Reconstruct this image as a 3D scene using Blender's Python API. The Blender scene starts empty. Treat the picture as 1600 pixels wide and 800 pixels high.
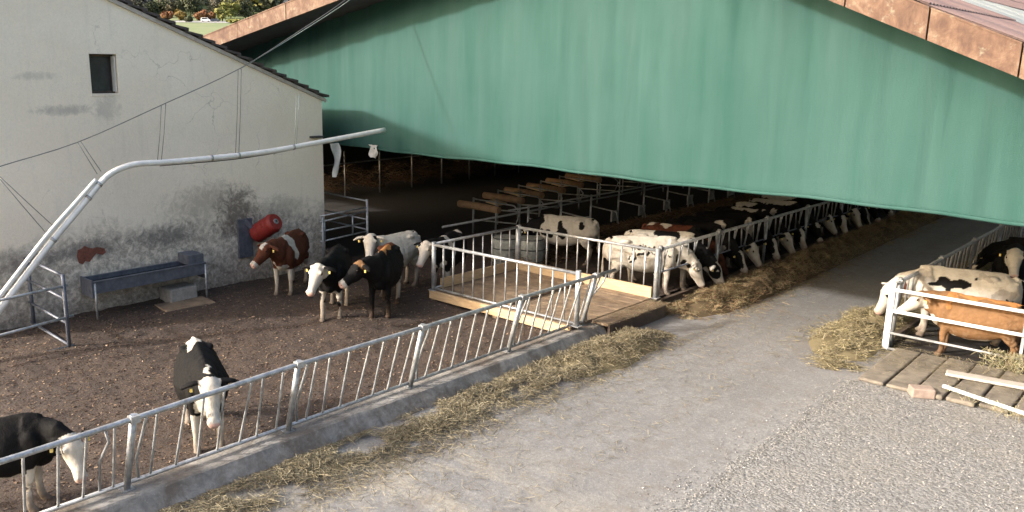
import bpy, math, random
import numpy as np
from mathutils import Vector, Matrix, noise

random.seed(7)
RNG = np.random.default_rng(7)
scene = bpy.context.scene
col = scene.collection

# ------------------------------------------------------------------ camera
H = 5.5                                   # eye height above the yard
FPX, PX, PY, HY = 1278.0, 650.0, 400.0, 115.0
PITCH = math.atan((PY - HY) / FPX)
YAW = math.atan2(1350.0, FPX / math.cos(PITCH))
fh = Vector((-math.sin(YAW), math.cos(YAW), 0))
RT = Vector((math.cos(YAW), math.sin(YAW), 0))
FW = fh * math.cos(PITCH) - Vector((0, 0, 1)) * math.sin(PITCH)
UP = fh * math.sin(PITCH) + Vector((0, 0, 1)) * math.cos(PITCH)
EYE = Vector((0, 0, H))
cam_d = bpy.data.cameras.new("camera")
cam = bpy.data.objects.new("camera", cam_d)
col.objects.link(cam)
m = Matrix.Identity(4)
for i in range(3):
    m[i][0] = RT[i]; m[i][1] = UP[i]; m[i][2] = -FW[i]; m[i][3] = EYE[i]
cam.matrix_world = m
cam_d.sensor_width = 36.0
cam_d.lens = FPX / 1600 * 36
cam_d.shift_x = (800 - PX) / 1600
cam_d.clip_end = 4000
cam_d.clip_start = 0.1
scene.camera = cam

# surveying helpers: where a sight line of the photograph meets a known plane
def ray(x, y): return FW * FPX + RT * (x - PX) + UP * (PY - y)
def onz(x, y, z=0.0):
    d = ray(x, y); return EYE + d * ((z - H) / d.z)
def onx(x, y, X):
    d = ray(x, y); return EYE + d * (X / d.x)
def ony(x, y, Y):
    d = ray(x, y); return EYE + d * (Y / d.y)

# ------------------------------------------------------------------ light
SUN_DIR = Vector((0.54, 1.0, -0.51)).normalized()      # direction the light travels
ELEV = math.asin(-SUN_DIR.z)
wd = bpy.data.worlds.new("World"); scene.world = wd; wd.use_nodes = True
nt = wd.node_tree
sky = nt.nodes.new("ShaderNodeTexSky"); sky.sky_type = 'NISHITA'; sky.sun_disc = False
sky.sun_elevation = ELEV
sky.sun_rotation = math.atan2(-SUN_DIR.x, -SUN_DIR.y)
sky.dust_density = 8.0; sky.air_density = 1.0; sky.ozone_density = 1.0
bg = nt.nodes["Background"]; bg.inputs[1].default_value = 0.15
nt.links.new(sky.outputs[0], bg.inputs[0])
sd = bpy.data.lights.new("sun", 'SUN'); sd.energy = 2.0; sd.angle = math.radians(2.5)
sd.color = (1.0, 0.975, 0.945)
so = bpy.data.objects.new("sun", sd); col.objects.link(so)
so.rotation_euler = SUN_DIR.to_track_quat('-Z', 'Y').to_euler()
so.location = (-20, -40, 40)
vs = scene.view_settings
vs.view_transform = 'Standard'; vs.look = 'None'; vs.gamma = 1.0; vs.use_curve_mapping = False
vs.exposure = 1.76
scene.render.engine = 'CYCLES'
scene.cycles.max_bounces = 6
scene.cycles.use_denoising = True

# ------------------------------------------------------------------ materials
MATS = {}
class NT:
    def __init__(s, name):
        s.m = bpy.data.materials.new(name); s.m.use_nodes = True
        s.t = s.m.node_tree; s.b = s.t.nodes["Principled BSDF"]
        s.b.inputs["Roughness"].default_value = 0.8
        MATS[name] = s.m
    def n(s, typ, **kw):
        nd = s.t.nodes.new(typ)
        for k, v in kw.items(): setattr(nd, k, v)
        return nd
    def l(s, a, b): s.t.links.new(a, b)
    def coord(s, scale=(1, 1, 1), kind='Object'):
        tc = s.n("ShaderNodeTexCoord"); mp = s.n("ShaderNodeMapping")
        mp.inputs["Scale"].default_value = scale
        s.l(tc.outputs[kind], mp.inputs[0]); return mp.outputs[0]
    def world(s, scale=(1, 1, 1)):
        g = s.n("ShaderNodeNewGeometry"); mp = s.n("ShaderNodeMapping")
        mp.inputs["Scale"].default_value = scale
        s.l(g.outputs["Position"], mp.inputs[0]); return mp.outputs[0]
    def noise(s, vec, scale, detail=4, rough=0.6, dist=0.0):
        nd = s.n("ShaderNodeTexNoise")
        nd.inputs["Scale"].default_value = scale; nd.inputs["Detail"].default_value = detail
        nd.inputs["Roughness"].default_value = rough; nd.inputs["Distortion"].default_value = dist
        s.l(vec, nd.inputs["Vector"]); return nd.outputs["Fac"]
    def vor(s, vec, scale, out="Distance"):
        nd = s.n("ShaderNodeTexVoronoi"); nd.inputs["Scale"].default_value = scale
        s.l(vec, nd.inputs["Vector"]); return nd.outputs[out]
    def ramp(s, fac, stops):
        r = s.n("ShaderNodeValToRGB"); e = r.color_ramp.elements
        while len(e) < len(stops): e.new(0.5)
        for k, (p, c) in enumerate(stops):
            e[k].position = p
            e[k].color = (c, c, c, 1) if isinstance(c, (int, float)) else (*c, 1)
        s.l(fac, r.inputs[0]); return r.outputs[0]
    def mix(s, fac, a, b, mode='MIX'):
        nd = s.n("ShaderNodeMix", data_type='RGBA', blend_type=mode)
        for sock, v in ((nd.inputs[0], fac), (nd.inputs[6], a), (nd.inputs[7], b)):
            if isinstance(v, (int, float)): sock.default_value = v
            elif isinstance(v, tuple): sock.default_value = (*v, 1)
            else: s.l(v, sock)
        return nd.outputs[2]
    def math(s, op, a, b=0.0):
        nd = s.n("ShaderNodeMath", operation=op)
        for sock, v in ((nd.inputs[0], a), (nd.inputs[1], b)):
            if isinstance(v, (int, float)): sock.default_value = v
            else: s.l(v, sock)
        return nd.outputs[0]
    def maprange(s, v, a, b, c=0.0, d=1.0):
        nd = s.n("ShaderNodeMapRange")
        nd.inputs[1].default_value = a; nd.inputs[2].default_value = b
        nd.inputs[3].default_value = c; nd.inputs[4].default_value = d
        s.l(v, nd.inputs[0]); return nd.outputs[0]
    def sep(s, v):
        nd = s.n("ShaderNodeSeparateXYZ"); s.l(v, nd.inputs[0]); return nd.outputs
    def bump(s, h, strength=0.4, dist=0.02):
        nd = s.n("ShaderNodeBump"); nd.inputs["Strength"].default_value = strength
        nd.inputs["Distance"].default_value = dist
        s.l(h, nd.inputs["Height"]); s.l(nd.outputs[0], s.b.inputs["Normal"])
    def color(s, c):
        if isinstance(c, tuple): s.b.inputs["Base Color"].default_value = (*c, 1)
        else: s.l(c, s.b.inputs["Base Color"])
    def set(s, **kw):
        for k, v in kw.items():
            s.b.inputs[k].default_value = v

def simple(name, c1, c2, scale=6, rough=0.8, metal=0.0, bump=0.15, kind='w', stretch=(1, 1, 1), bdist=0.01):
    t = NT(name); v = t.world(stretch) if kind == 'w' else t.coord(stretch)
    f = t.noise(v, scale, 5, 0.65)
    t.color(t.mix(t.ramp(f, [(0.3, 0.0), (0.7, 1.0)]), c1, c2)); t.set(Roughness=rough, Metallic=metal)
    if bump: t.bump(f, bump, bdist)
    return t.m

# plaster wall with grime low down
t = NT('plaster'); v = t.world(); z = t.sep(v)[2]
big = t.noise(t.world((1, .6, 1)), 0.55, 5, 0.6, .5); mid = t.noise(v, 3.2, 6, 0.7, .8); fine = t.noise(v, 26, 4, 0.7)
base = t.mix(t.ramp(big, [(.35, 0.), (.7, 1.)]), (.78, .69, .575), (.85, .77, .66))
base = t.mix(t.math('MULTIPLY', t.ramp(fine, [(.4, 0.), (.75, 1.)]), .35), base, (.56, .51, .44))
streak = t.noise(t.world((1, 3.0, .35)), 1.3, 5, .65)
base = t.mix(t.math('MULTIPLY', t.ramp(streak, [(.55, 0.), (.75, 1.)]), .22), base, (.42, .40, .37))
ve = t.n("ShaderNodeTexVoronoi", feature='DISTANCE_TO_EDGE'); ve.inputs["Scale"].default_value = .8
wv_ = t.n("ShaderNodeVectorMath", operation='ADD'); nn_ = t.n("ShaderNodeTexNoise"); nn_.inputs["Scale"].default_value = 1.6; nn_.inputs["Detail"].default_value = 6
t.l(v, nn_.inputs["Vector"]); t.l(v, wv_.inputs[0]); t.l(nn_.outputs["Color"], wv_.inputs[1]); t.l(wv_.outputs[0], ve.inputs["Vector"])
crack = t.math('MULTIPLY', t.maprange(ve.outputs["Distance"], .010, .002), t.ramp(big, [(.5, 0.), (.6, 1.)]))
base = t.mix(t.math('MULTIPLY', crack, .45), base, (.22, .2, .18))
hgt = t.math('ADD', z, t.math('MULTIPLY', t.math('SUBTRACT', mid, .5), 1.5))
hgt = t.math('ADD', hgt, t.math('MULTIPLY', t.math('SUBTRACT', big, .5), -1.6))
low = t.maprange(hgt, 2.15, 1.5)
grime = t.ramp(t.noise(v, 7, 6, .75, .4), [(.30, (.085, .075, .065)), (.46, (.28, .245, .205)), (.62, (.70, .62, .52))])
base = t.mix(t.math('MULTIPLY', low, .8), base, grime)
foot = t.maprange(hgt, 1.0, .1)
brn = t.ramp(t.noise(v, 14, 5, .7), [(.35, (.07, .05, .038)), (.6, (.25, .21, .17)), (.72, (.5, .46, .4))])
base = t.mix(t.math('MULTIPLY', foot, .75), base, brn)

def stain(y_, z_, ry, rz, amt, colr, nsc=3.0):
    global base
    yy, zz = t.sep(v)[1], t.sep(v)[2]
    a_ = t.math('POWER', t.math('DIVIDE', t.math('SUBTRACT', yy, y_), ry), 2.0); b__ = t.math('POWER', t.math('DIVIDE', t.math('SUBTRACT', zz, z_), rz), 2.0)
    q = t.math('ADD', t.math('ADD', a_, b__), t.math('MULTIPLY', t.math('SUBTRACT', t.noise(v, nsc * 1.6, 8, .78, .8), .5), 4.2))
    base = t.mix(t.math('MULTIPLY', t.maprange(q, 1.1, .0), amt), base, colr)
stain(11.35, 1.9, .75, .75, .8, (.075, .055, .045)); stain(10.6, 2.3, 1.4, .55, .45, (.16, .14, .125))
stain(8.08, 4.72, .36, .36, .42, (.30, .28, .26)); stain(7.1, 4.72, .70, .13, .55, (.28, .265, .25)); stain(6.6, 5.45, .5, .10, .4, (.36, .34, .31))
stain(9.3, 1.62, 1.1, .32, .75, (.11, .105, .10)); stain(7.3, 1.55, 1.2, .28, .7, (.12, .115, .11)); stain(5.8, 1.5, .8, .35, .6, (.13, .12, .11)); stain(12.6, 1.9, .9, .4, .4, (.2, .18, .16))
t.color(base); t.set(Roughness=.92); t.bump(t.math('ADD', mid, t.math('MULTIPLY', fine, .45)), .6, .03)

# hung green fabric
t = NT('green_fabric'); v = t.world()
st = t.noise(t.world((1.0, 1, .12)), 1.6, 5, .6, .3); wv = t.noise(t.world((1, 1, 1)), 60, 2, .5)
blot = t.noise(v, .35, 4, .6)
c = t.mix(t.ramp(st, [(.3, 0.), (.72, 1.)]), (.018, .061, .051), (.032, .074, .066))
c = t.mix(t.math('MULTIPLY', t.ramp(blot, [(.45, 0.), (.7, 1.)]), .4), c, (.037, .085, .077))
drips = t.noise(t.world((3.2, 1, .09)), 2.2, 4, .7)
c = t.mix(t.math('MULTIPLY', t.ramp(drips, [(.56, 0.), (.8, 1.)]), .22), c, (.052, .105, .096))
t.color(c); t.set(Roughness=.75)
t.set(**{"Specular IOR Level": .15})
t.bump(t.math('ADD', st, t.math('MULTIPLY', wv, .12)), .35, .06)

# yard muck
t = NT('muck'); v = t.world()
a = t.noise(v, .45, 5, .6); b_ = t.noise(v, 11, 6, .75); cc = t.vor(v, 24); d_ = t.noise(v, 60, 3, .7)
c = t.mix(t.ramp(a, [(.35, 0.), (.7, 1.)]), (.034, .021, .014), (.056, .036, .025))
c = t.mix(t.math('MULTIPLY', t.ramp(b_, [(.42, 0.), (.62, 1.)]), .75), c, (.030, .019, .014))
wet = t.ramp(t.noise(v, .9, 5, .7, .6), [(.5, 0.), (.62, 1.)])
c = t.mix(t.math('MULTIPLY', wet, .5), c, (.022, .015, .012))
c = t.mix(t.math('MULTIPLY', t.ramp(d_, [(.58, 0.), (.68, 1.)]), .7), c, (.15, .11, .082))
t.color(c); t.set(Roughness=.88)
t.bump(t.math('ADD', b_, t.math('MULTIPLY', cc, .25)), .55, .04)

# lane concrete with dust, wheel tracks and spilt sawdust
t = NT('lane_concrete'); v = t.world(); xyz = t.sep(v)
a = t.noise(v, .5, 5, .6, .4); b_ = t.noise(v, 5, 6, .7); d_ = t.noise(v, 45, 3, .7)
tr = t.noise(t.world((1.5, .10, 1)), 1.2, 4, .6, .2)
c = t.mix(t.ramp(a, [(.3, 0.), (.7, 1.)]), (.144, .143, .142), (.202, .200, .197))
c = t.mix(t.math('MULTIPLY', t.ramp(tr, [(.45, 0.), (.62, 1.)]), .5), c, (.125, .121, .12))
c = t.mix(t.math('MULTIPLY', t.ramp(b_, [(.5, 0.), (.68, 1.)]), .45), c, (.275, .268, .257))
c = t.mix(t.math('MULTIPLY', t.ramp(d_, [(.55, 0.), (.75, 1.)]), .35), c, (.10, .095, .09))
saw = t.math('MULTIPLY', t.maprange(xyz[1], 9.6, 7.6), t.ramp(t.noise(t.world((.5, 1.1, 1)), 1.1, 5, .65, .6), [(.42, 0.), (.56, 1.)]))
c = t.mix(t.math('MULTIPLY', saw, .75), c, (.29, .265, .215))
md = t.noise(v, 16, 6, .8, .3)
c = t.mix(t.math('MULTIPLY', t.ramp(md, [(.42, 0.), (.60, 1.)]), .6), c, (.115, .109, .104))
c = t.mix(t.math('MULTIPLY', t.ramp(t.noise(v, 28, 5, .8), [(.56, 0.), (.66, 1.)]), .6), c, (.36, .345, .325))
brn_ = t.noise(v, 1.7, 6, .75, 1.0)
c = t.mix(t.math('MULTIPLY', t.ramp(brn_, [(.52, 0.), (.62, 1.)]), .5), c, (.145, .125, .108))
inn = t.maprange(xyz[1], 19.0, 25.0)

gv = t.vor(v, 24, "Color"); gb = t.n("ShaderNodeRGBToBW"); t.l(gv, gb.inputs[0])
gcol = t.mix(t.ramp(gb.outputs[0], [(.2, 0.), (.8, 1.)]), (.158, .154, .148), (.262, .257, .248))
gx = t.math('ADD', xyz[0], t.math('MULTIPLY', t.math('SUBTRACT', t.noise(v, 2.2, 6, .75), .5), 1.6))
c = t.mix(t.math('MULTIPLY', t.math('MULTIPLY', t.maprange(gx, -5.1, -4.3), t.maprange(xyz[1], 16.6, 15.6)), .9), c, gcol)
t.color(c); t.set(Roughness=.9); t.bump(t.math('ADD', b_, t.math('MULTIPLY', d_, .4)), .5, .02)

# gravel
t = NT('gravel'); v = t.world()
a = t.vor(v, 22, "Color"); dd = t.vor(v, 22); b_ = t.noise(v, 1.1, 5, .65); f_ = t.noise(v, 80, 3, .7)
g = t.n("ShaderNodeRGBToBW"); t.l(a, g.inputs[0])
c = t.mix(t.ramp(g.outputs[0], [(.2, 0.), (.8, 1.)]), (.16, .157, .151), (.262, .257, .248))
c = t.mix(t.math('MULTIPLY', t.ramp(b_, [(.4, 0.), (.65, 1.)]), .5), c, (.24, .225, .20))
c = t.mix(t.math('MULTIPLY', t.ramp(f_, [(.55, 0.), (.7, 1.)]), .5), c, (.16, .15, .14))
t.color(c); t.set(Roughness=.95); t.bump(t.math('ADD', t.math('MULTIPLY', dd, -1.2), f_), .8, .025)

t = NT('kerb_concrete'); v = t.world(); a = t.noise(v, 4, 7, .75, .5); b_ = t.noise(v, 1.3, 5, .7); d_ = t.noise(v, 22, 4, .75)
c = t.mix(t.ramp(a, [(.35, 0.), (.65, 1.)]), (.13, .122, .112), (.30, .28, .25))
c = t.mix(t.math('MULTIPLY', t.ramp(b_, [(.45, 0.), (.6, 1.)]), .75), c, (.10, .075, .055))
c = t.mix(t.math('MULTIPLY', t.ramp(d_, [(.6, 0.), (.72, 1.)]), .6), c, (.40, .36, .29))
t.color(c); t.set(Roughness=.92); t.bump(t.math('ADD', a, t.math('MULTIPLY', d_, .4)), .6, .03)
t = NT('galv'); v = t.world(); a = t.noise(v, 9, 5, .7); b_ = t.noise(v, 5, 6, .75, .5); d_ = t.noise(v, 40, 3, .7)
c = t.mix(t.ramp(a, [(.35, 0.), (.65, 1.)]), (.26, .265, .27), (.50, .505, .50))
c = t.mix(t.math('MULTIPLY', t.ramp(b_, [(.52, 0.), (.66, 1.)]), .55), c, (.15, .12, .09))
c = t.mix(t.math('MULTIPLY', t.ramp(d_, [(.6, 0.), (.7, 1.)]), .4), c, (.12, .10, .085))
t.color(c); t.set(Roughness=.42, Metallic=.55)
simple('galv_dull', (.22, .22, .225), (.38, .385, .385), 9, .5, .5, .05)
simple('steel_blue', (.07, .078, .10), (.15, .16, .19), 8, .55, .35, .1)
simple('white_paint', (.60, .59, .57), (.76, .75, .73), 6, .45, 0, .03)
simple('plank_new', (.34, .23, .125), (.50, .36, .21), 5, .75, 0, .2, stretch=(1, 1, 6))
simple('plank_dirty', (.11, .075, .05), (.26, .185, .115), 3.5, .85, 0, .3)
simple('plank_grey', (.085, .073, .06), (.215, .185, .145), 4, .88, 0, .4, bdist=.015)
simple('log_wood', (.24, .13, .07), (.44, .28, .16), 5, .8, 0, .3)
simple('log_end', (.55, .40, .22), (.70, .52, .30), 9, .8, 0, .1)
simple('brick_red', (.10, .035, .024), (.21, .075, .05), 14, .9, 0, .6, bdist=.02)
simple('red_bristle', (.13, .010, .008), (.28, .022, .016), 30, .6, 0, .5, bdist=.02)
simple('dark_rubber', (.02, .02, .02), (.06, .06, .06), 9, .7)
simple('roof_timber', (.05, .035, .025), (.10, .07, .05), 4, .85)
simple('soffit', (.05, .04, .05), (.09, .075, .085), 4, .9)
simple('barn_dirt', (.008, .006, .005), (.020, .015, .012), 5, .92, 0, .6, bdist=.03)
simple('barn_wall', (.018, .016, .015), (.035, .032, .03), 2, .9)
simple('tile_dark', (.035, .028, .026), (.085, .07, .065), 8, .8, 0, .3)
simple('verge_board', (.30, .265, .235), (.44, .40, .355), 6, .7)
simple('dark_glass', (.015, .016, .018), (.04, .042, .045), 3, .25)
simple('frame_white', (.45, .44, .43), (.6, .58, .56), 6, .7)
simple('wire', (.10, .10, .10), (.18, .18, .17), 6, .5, .4, 0)
simple('pale_wire', (.32, .38, .34), (.45, .5, .46), 6, .5, .2, 0)
simple('tub_grey', (.13, .135, .12), (.30, .31, .28), 8, .8, 0, .4)
simple('cloth_white', (.45, .44, .42), (.62, .60, .58), 5, .9)
simple('block_stone', (.20, .185, .165), (.36, .33, .29), 9, .92, 0, .6, bdist=.02)
simple('block_pink', (.19, .14, .115), (.30, .235, .195), 8, .9, 0, .4)
simple('bark', (.06, .045, .035), (.11, .085, .06), 10, .95)
simple('car_white', (.7, .7, .7), (.8, .8, .8), 4, .3)
simple('car_dark', (.03, .04, .06), (.05, .06, .09), 4, .3)
simple('eye_black', (.008, .006, .005), (.012, .01, .01), 4, .15)
simple('tag_yellow', (.70, .50, .10), (.85, .66, .25), 9, .5)

t = NT('barge_rust'); v = t.world()
a = t.noise(v, 3.0, 6, .7, .6); b_ = t.noise(t.world((1.4, 1.4, .5)), 9, 5, .7); l_ = t.noise(v, 5, 5, .7)
c = t.ramp(a, [(.3, (.06, .031, .020)), (.5, (.12, .067, .042)), (.7, (.20, .14, .095))])
c = t.mix(t.math('MULTIPLY', t.ramp(b_, [(.45, 0.), (.7, 1.)]), .6), c, (.055, .027, .018))
c = t.mix(t.math('MULTIPLY', t.ramp(l_, [(.58, 0.), (.72, 1.)]), .6), c, (.24, .225, .165))
t.color(c); t.set(Roughness=.85); t.bump(b_, .3, .01)

t = NT('roof_sheet'); v = t.world()
a = t.noise(v, 1.2, 6, .7); b_ = t.noise(v, 22, 4, .7)
c = t.mix(t.ramp(a, [(.3, 0.), (.7, 1.)]), (.155, .098, .086), (.225, .155, .138))
c = t.mix(t.math('MULTIPLY', t.ramp(b_, [(.45, 0.), (.7, 1.)]), .5), c, (.11, .072, .063))
t.color(c); t.set(Roughness=.9)

t = NT('skylight'); f_ = t.noise(t.world(), 2.5, 5, .7); c = t.mix(f_, (.50, .53, .50), (.68, .70, .66)); t.color(c); t.set(Roughness=.4)
tl = t.n("ShaderNodeBsdfTranslucent"); t.l(c, tl.inputs[0]); mx = t.n("ShaderNodeMixShader"); mx.inputs[0].default_value = .6
t.l(t.b.outputs[0], mx.inputs[1]); t.l(tl.outputs[0], mx.inputs[2]); t.l(mx.outputs[0], [q for q in t.t.nodes if q.type == 'OUTPUT_MATERIAL'][0].inputs[0])

def attr_mat(name, at, rough, bump_scale=0, bump=.3, dirt=None, sheen=0.0):
    t = NT(name); an = t.n("ShaderNodeAttribute"); an.attribute_name = at
    c = an.outputs["Color"]
    f = t.noise(t.coord(), 7, 8, .78, .5)
    c = t.mix(t.math('MULTIPLY', t.ramp(f, [(.45, 0.), (.75, 1.)]), .5), c, (.50, .43, .34), 'MULTIPLY')
    if dirt:
        z = t.sep(t.coord())[2]
        fz = t.math('ADD', z, t.math('MULTIPLY', t.math('SUBTRACT', t.noise(t.coord(), 7, 4, .6), .5), .5))
        c = t.mix(t.math('MULTIPLY', t.maprange(fz, dirt, .02), .8), c, (.07, .045, .03))
    t.color(c); t.set(Roughness=rough)
    t.set(**{"Specular IOR Level": .10})
    if bump_scale: t.bump(t.noise(t.coord((1, 1, .4)), bump_scale, 3, .7), bump, .01)
    return t.m
attr_mat('coat', 'coat', .75, 48, .7, dirt=.34, sheen=.1)
attr_mat('straw', 'tint', .85)
attr_mat('chips', 'tint', .9)
attr_mat('leafage', 'tint', .8)

t = NT('field_green'); v = t.world()
a = t.noise(v, .06, 4, .6); b_ = t.noise(t.world((.25, 1, 1)), .4, 4, .7); xyz = t.sep(v)
c = t.mix(t.ramp(a, [(.35, 0.), (.65, 1.)]), (.10, .145, .045), (.16, .18, .075))
c = t.mix(t.math('MULTIPLY', t.ramp(b_, [(.45, 0.), (.65, 1.)]), .4), c, (.17, .175, .09))
t.color(c); t.set(Roughness=.95)
simple('path_grey', (.24, .23, .22), (.34, .33, .31), .5, .95, 0, 0)
simple('wood_floor', (.035, .04, .03), (.07, .07, .05), .2, .95, 0, 0)

# ------------------------------------------------------------------ mesh helpers
class MB:
    def __init__(s): s.v = []; s.f = []; s.sm = []
    def add(s, vs, fs, smooth=False):
        o = len(s.v); s.v += [Vector(p) for p in vs]
        s.f += [tuple(i + o for i in f) for f in fs]; s.sm += [smooth] * len(fs)
        return s
    def box(s, c, size, rot=None, taper=1.0):
        hx, hy, hz = (k / 2 for k in size); pts = []
        for zz in (-hz, hz):
            k = taper if zz > 0 else 1.0
            for x, y in ((-hx, -hy), (hx, -hy), (hx, hy), (-hx, hy)): pts.append(Vector((x * k, y * k, zz)))
        if rot is not None: pts = [rot @ p for p in pts]
        c = Vector(c)
        return s.add([p + c for p in pts], [(3, 2, 1, 0), (4, 5, 6, 7), (0, 1, 5, 4), (1, 2, 6, 5), (2, 3, 7, 6), (3, 0, 4, 7)])
    def bar(s, a, b, w, h, up=Vector((0, 0, 1))):
        a, b = Vector(a), Vector(b); d = (b - a); L = d.length; d.normalize()
        sd_ = d.cross(up)
        if sd_.length < 1e-4: sd_ = d.cross(Vector((1, 0, 0)))
        sd_.normalize(); u = sd_.cross(d)
        R = Matrix((d, sd_, u)).transposed()
        return s.box((a + b) / 2, (L, w, h), R)
    def tube(s, pts, r, seg=8, cap=True, smooth=True):
        pts = [Vector(p) for p in pts]; n = len(pts)
        rr = r if isinstance(r, (list, tuple)) else [r] * n
        vs_ = []; prev = None
        for i, p in enumerate(pts):
            d = (pts[min(i + 1, n - 1)] - pts[max(i - 1, 0)]).normalized()
            ref = prev if prev is not None else (Vector((0, 0, 1)) if abs(d.z) < .9 else Vector((1, 0, 0)))
            a = (ref - d * ref.dot(d)).normalized(); prev = a; b = d.cross(a)
            for k in range(seg):
                t_ = 2 * math.pi * k / seg
                vs_.append(p + (a * math.cos(t_) + b * math.sin(t_)) * rr[i])
        fs = []
        for i in range(n - 1):
            for k in range(seg):
                k2 = (k + 1) % seg
                fs.append((i * seg + k, i * seg + k2, (i + 1) * seg + k2, (i + 1) * seg + k))
        s.add(vs_, fs, smooth)
        if cap:
            o = len(s.v) - n * seg
            s.f.append(tuple(o + k for k in reversed(range(seg)))); s.sm.append(False)
            s.f.append(tuple(o + (n - 1) * seg + k for k in range(seg))); s.sm.append(False)
        return s
    def quad(s, a, b, c, d): return s.add([a, b, c, d], [(0, 1, 2, 3)])
    def prism(s, poly, axis_vec):
        n = len(poly); av = Vector(axis_vec)
        vs_ = [Vector(p) for p in poly] + [Vector(p) + av for p in poly]
        fs = [tuple(range(n))[::-1], tuple(range(n, 2 * n))] + [(i, (i + 1) % n, n + (i + 1) % n, n + i) for i in range(n)]
        return s.add(vs_, fs)
    def ball(s, c, r, seg=12, rings=8):
        c = Vector(c); r = Vector(r) if not isinstance(r, (int, float)) else Vector((r, r, r))
        vs_ = [c + Vector((0, 0, -r.z))]; fs = []
        for i in range(1, rings):
            ph = -math.pi / 2 + math.pi * i / rings
            for k in range(seg):
                th = 2 * math.pi * k / seg
                vs_.append(c + Vector((r.x * math.cos(ph) * math.cos(th), r.y * math.cos(ph) * math.sin(th), r.z * math.sin(ph))))
        vs_.append(c + Vector((0, 0, r.z))); top = len(vs_) - 1
        for k in range(seg):
            fs.append((0, 1 + (k + 1) % seg, 1 + k))
            fs.append((top, top - seg + k, top - seg + (k + 1) % seg))
        for i in range(rings - 2):
            for k in range(seg):
                a = 1 + i * seg + k; b = 1 + i * seg + (k + 1) % seg
                fs.append((a, b, b + seg, a + seg))
        return s.add(vs_, fs, True)
    def build(s, name, mat, parent=None, loc=None, recalc=True):
        """ONE mesh object; s.v are world coordinates (or local ones when the parent stands at the origin)."""
        me = bpy.data.meshes.new(name)
        off = Vector(loc) if loc is not None else Vector((0, 0, 0))
        if parent is not None: off = parent.get('_w', None) and Vector(parent['_w']) or off
        me.from_pydata([tuple(p - off) for p in s.v], [], s.f)
        me.polygons.foreach_set("use_smooth", s.sm)
        if recalc:
            import bmesh
            bm = bmesh.new(); bm.from_mesh(me); bmesh.ops.recalc_face_normals(bm, faces=bm.faces); bm.to_mesh(me); bm.free()
        me.materials.append(MATS[mat] if isinstance(mat, str) else mat)
        o = bpy.data.objects.new(name, me); col.objects.link(o)
        if parent is not None:
            o.parent = parent; o['_w'] = list(off)
        else:
            o.location = off; o['_w'] = list(off)
        return o

def tag(o, label=None, cat=None, group=None, kind=None):
    if label: o['label'] = label
    if cat: o['category'] = cat
    if group: o['group'] = group
    if kind: o['kind'] = kind
    return o
def empty(name, loc, label, cat, group=None):
    o = bpy.data.objects.new(name, None); col.objects.link(o)
    o.location = loc; o.empty_display_size = .3; o['_w'] = list(loc)
    return tag(o, label, cat, group)
def copy_tree(o, parent=None):
    c = o.copy(); col.objects.link(c)
    if parent is not None: c.parent = parent
    for ch in [x for x in bpy.data.objects if x.parent == o]: copy_tree(ch, c)
    return c
def smoothstep(a, b, x):
    t_ = np.clip((x - a) / (b - a), 0, 1); return t_ * t_ * (3 - 2 * t_)
def vnoise(P, s, seed=0.0):
    return np.array([noise.noise((p[0] * s + seed, p[1] * s + seed * 1.7, p[2] * s - seed)) for p in P])

# ------------------------------------------------------------------ ground and terrain
YC = 15.3              # plane of the hung curtain and the barn front
WX = -18.4             # plane of the plastered wall
def sheet(name, x0, x1, y0, y1, z, mat, nx=1, ny=1, hf=None):
    mb = MB(); vs_ = []; fs = []
    for j in range(ny + 1):
        for i in range(nx + 1):
            x = x0 + (x1 - x0) * i / nx; y = y0 + (y1 - y0) * j / ny
            vs_.append((x, y, z + (hf(x, y) if hf else 0)))
    for j in range(ny):
        for i in range(nx):
            a = j * (nx + 1) + i; fs.append((a, a + 1, a + nx + 2, a + nx + 1))
    mb.add(vs_, fs, True)
    return tag(mb.build(name, mat), kind='structure')

bgdir = Vector((-.868, .497, 0)).normalized()
def rise(x, y):
    d = Vector((x, y, 0)).dot(bgdir)
    z = 0.0
    if d > 60:
        k = min((d - 60) / 90, 1.0); k = k * k * (3 - 2 * k)
        z = k * (5.5 + (.022 + .000082 * min(d, 500)) * d)
    if d > 500: z += (d - 500) * .16
    return z
def terrain(x, y): return rise(x, y) - .03
g = sheet('ground', -900, 900, -500, 1300, 0, 'field_green', 120, 120, terrain)
sheet('lane', -9.6, 3.0, -4, 70, .004, 'lane_concrete')
sheet('barn_floor', -36, -9.6, 16.0, 70, .002, 'barn_dirt')
sheet('barn_floor', -36, WX - .2, 14.0, 16.0, .002, 'barn_dirt')
sheet('stall_floor', -4.75, 3.0, 17.9, 70, .010, 'barn_dirt')

# muck yard with a little relief
def yh(x, y): return .05 * noise.noise((x * .6, y * .6, 0)) + .025 * noise.noise((x * 2.3, y * 2.3, 4)) + .022 * noise.noise((x * 5.5, y * 5.5, 7)) + .078
sheet('yard', WX - .3, -9.9, -2, 24.5, 0.0, 'muck', 130, 380, yh)

# gravel apron: irregular edge toward the lane
mb = MB()
edge = [(1010, 860), (1090, 792), (1150, 730), (1215, 680), (1275, 632), (1330, 600), (1365, 590)]
pts = [onz(x, y) for x, y in edge]
poly = [Vector((p.x + .15 * math.sin(i * 2.1), p.y, .012)) for i, p in enumerate(pts)]
poly += [Vector((-4.0, 17.8, .012)), Vector((3.2, 17.8, .012)), Vector((3.2, 2, .012)), Vector((-3.4, 2, .012))]
mb.add(poly, [tuple(range(len(poly)))])
tag(mb.build('gravel_apron', 'gravel'), kind='structure')

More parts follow.
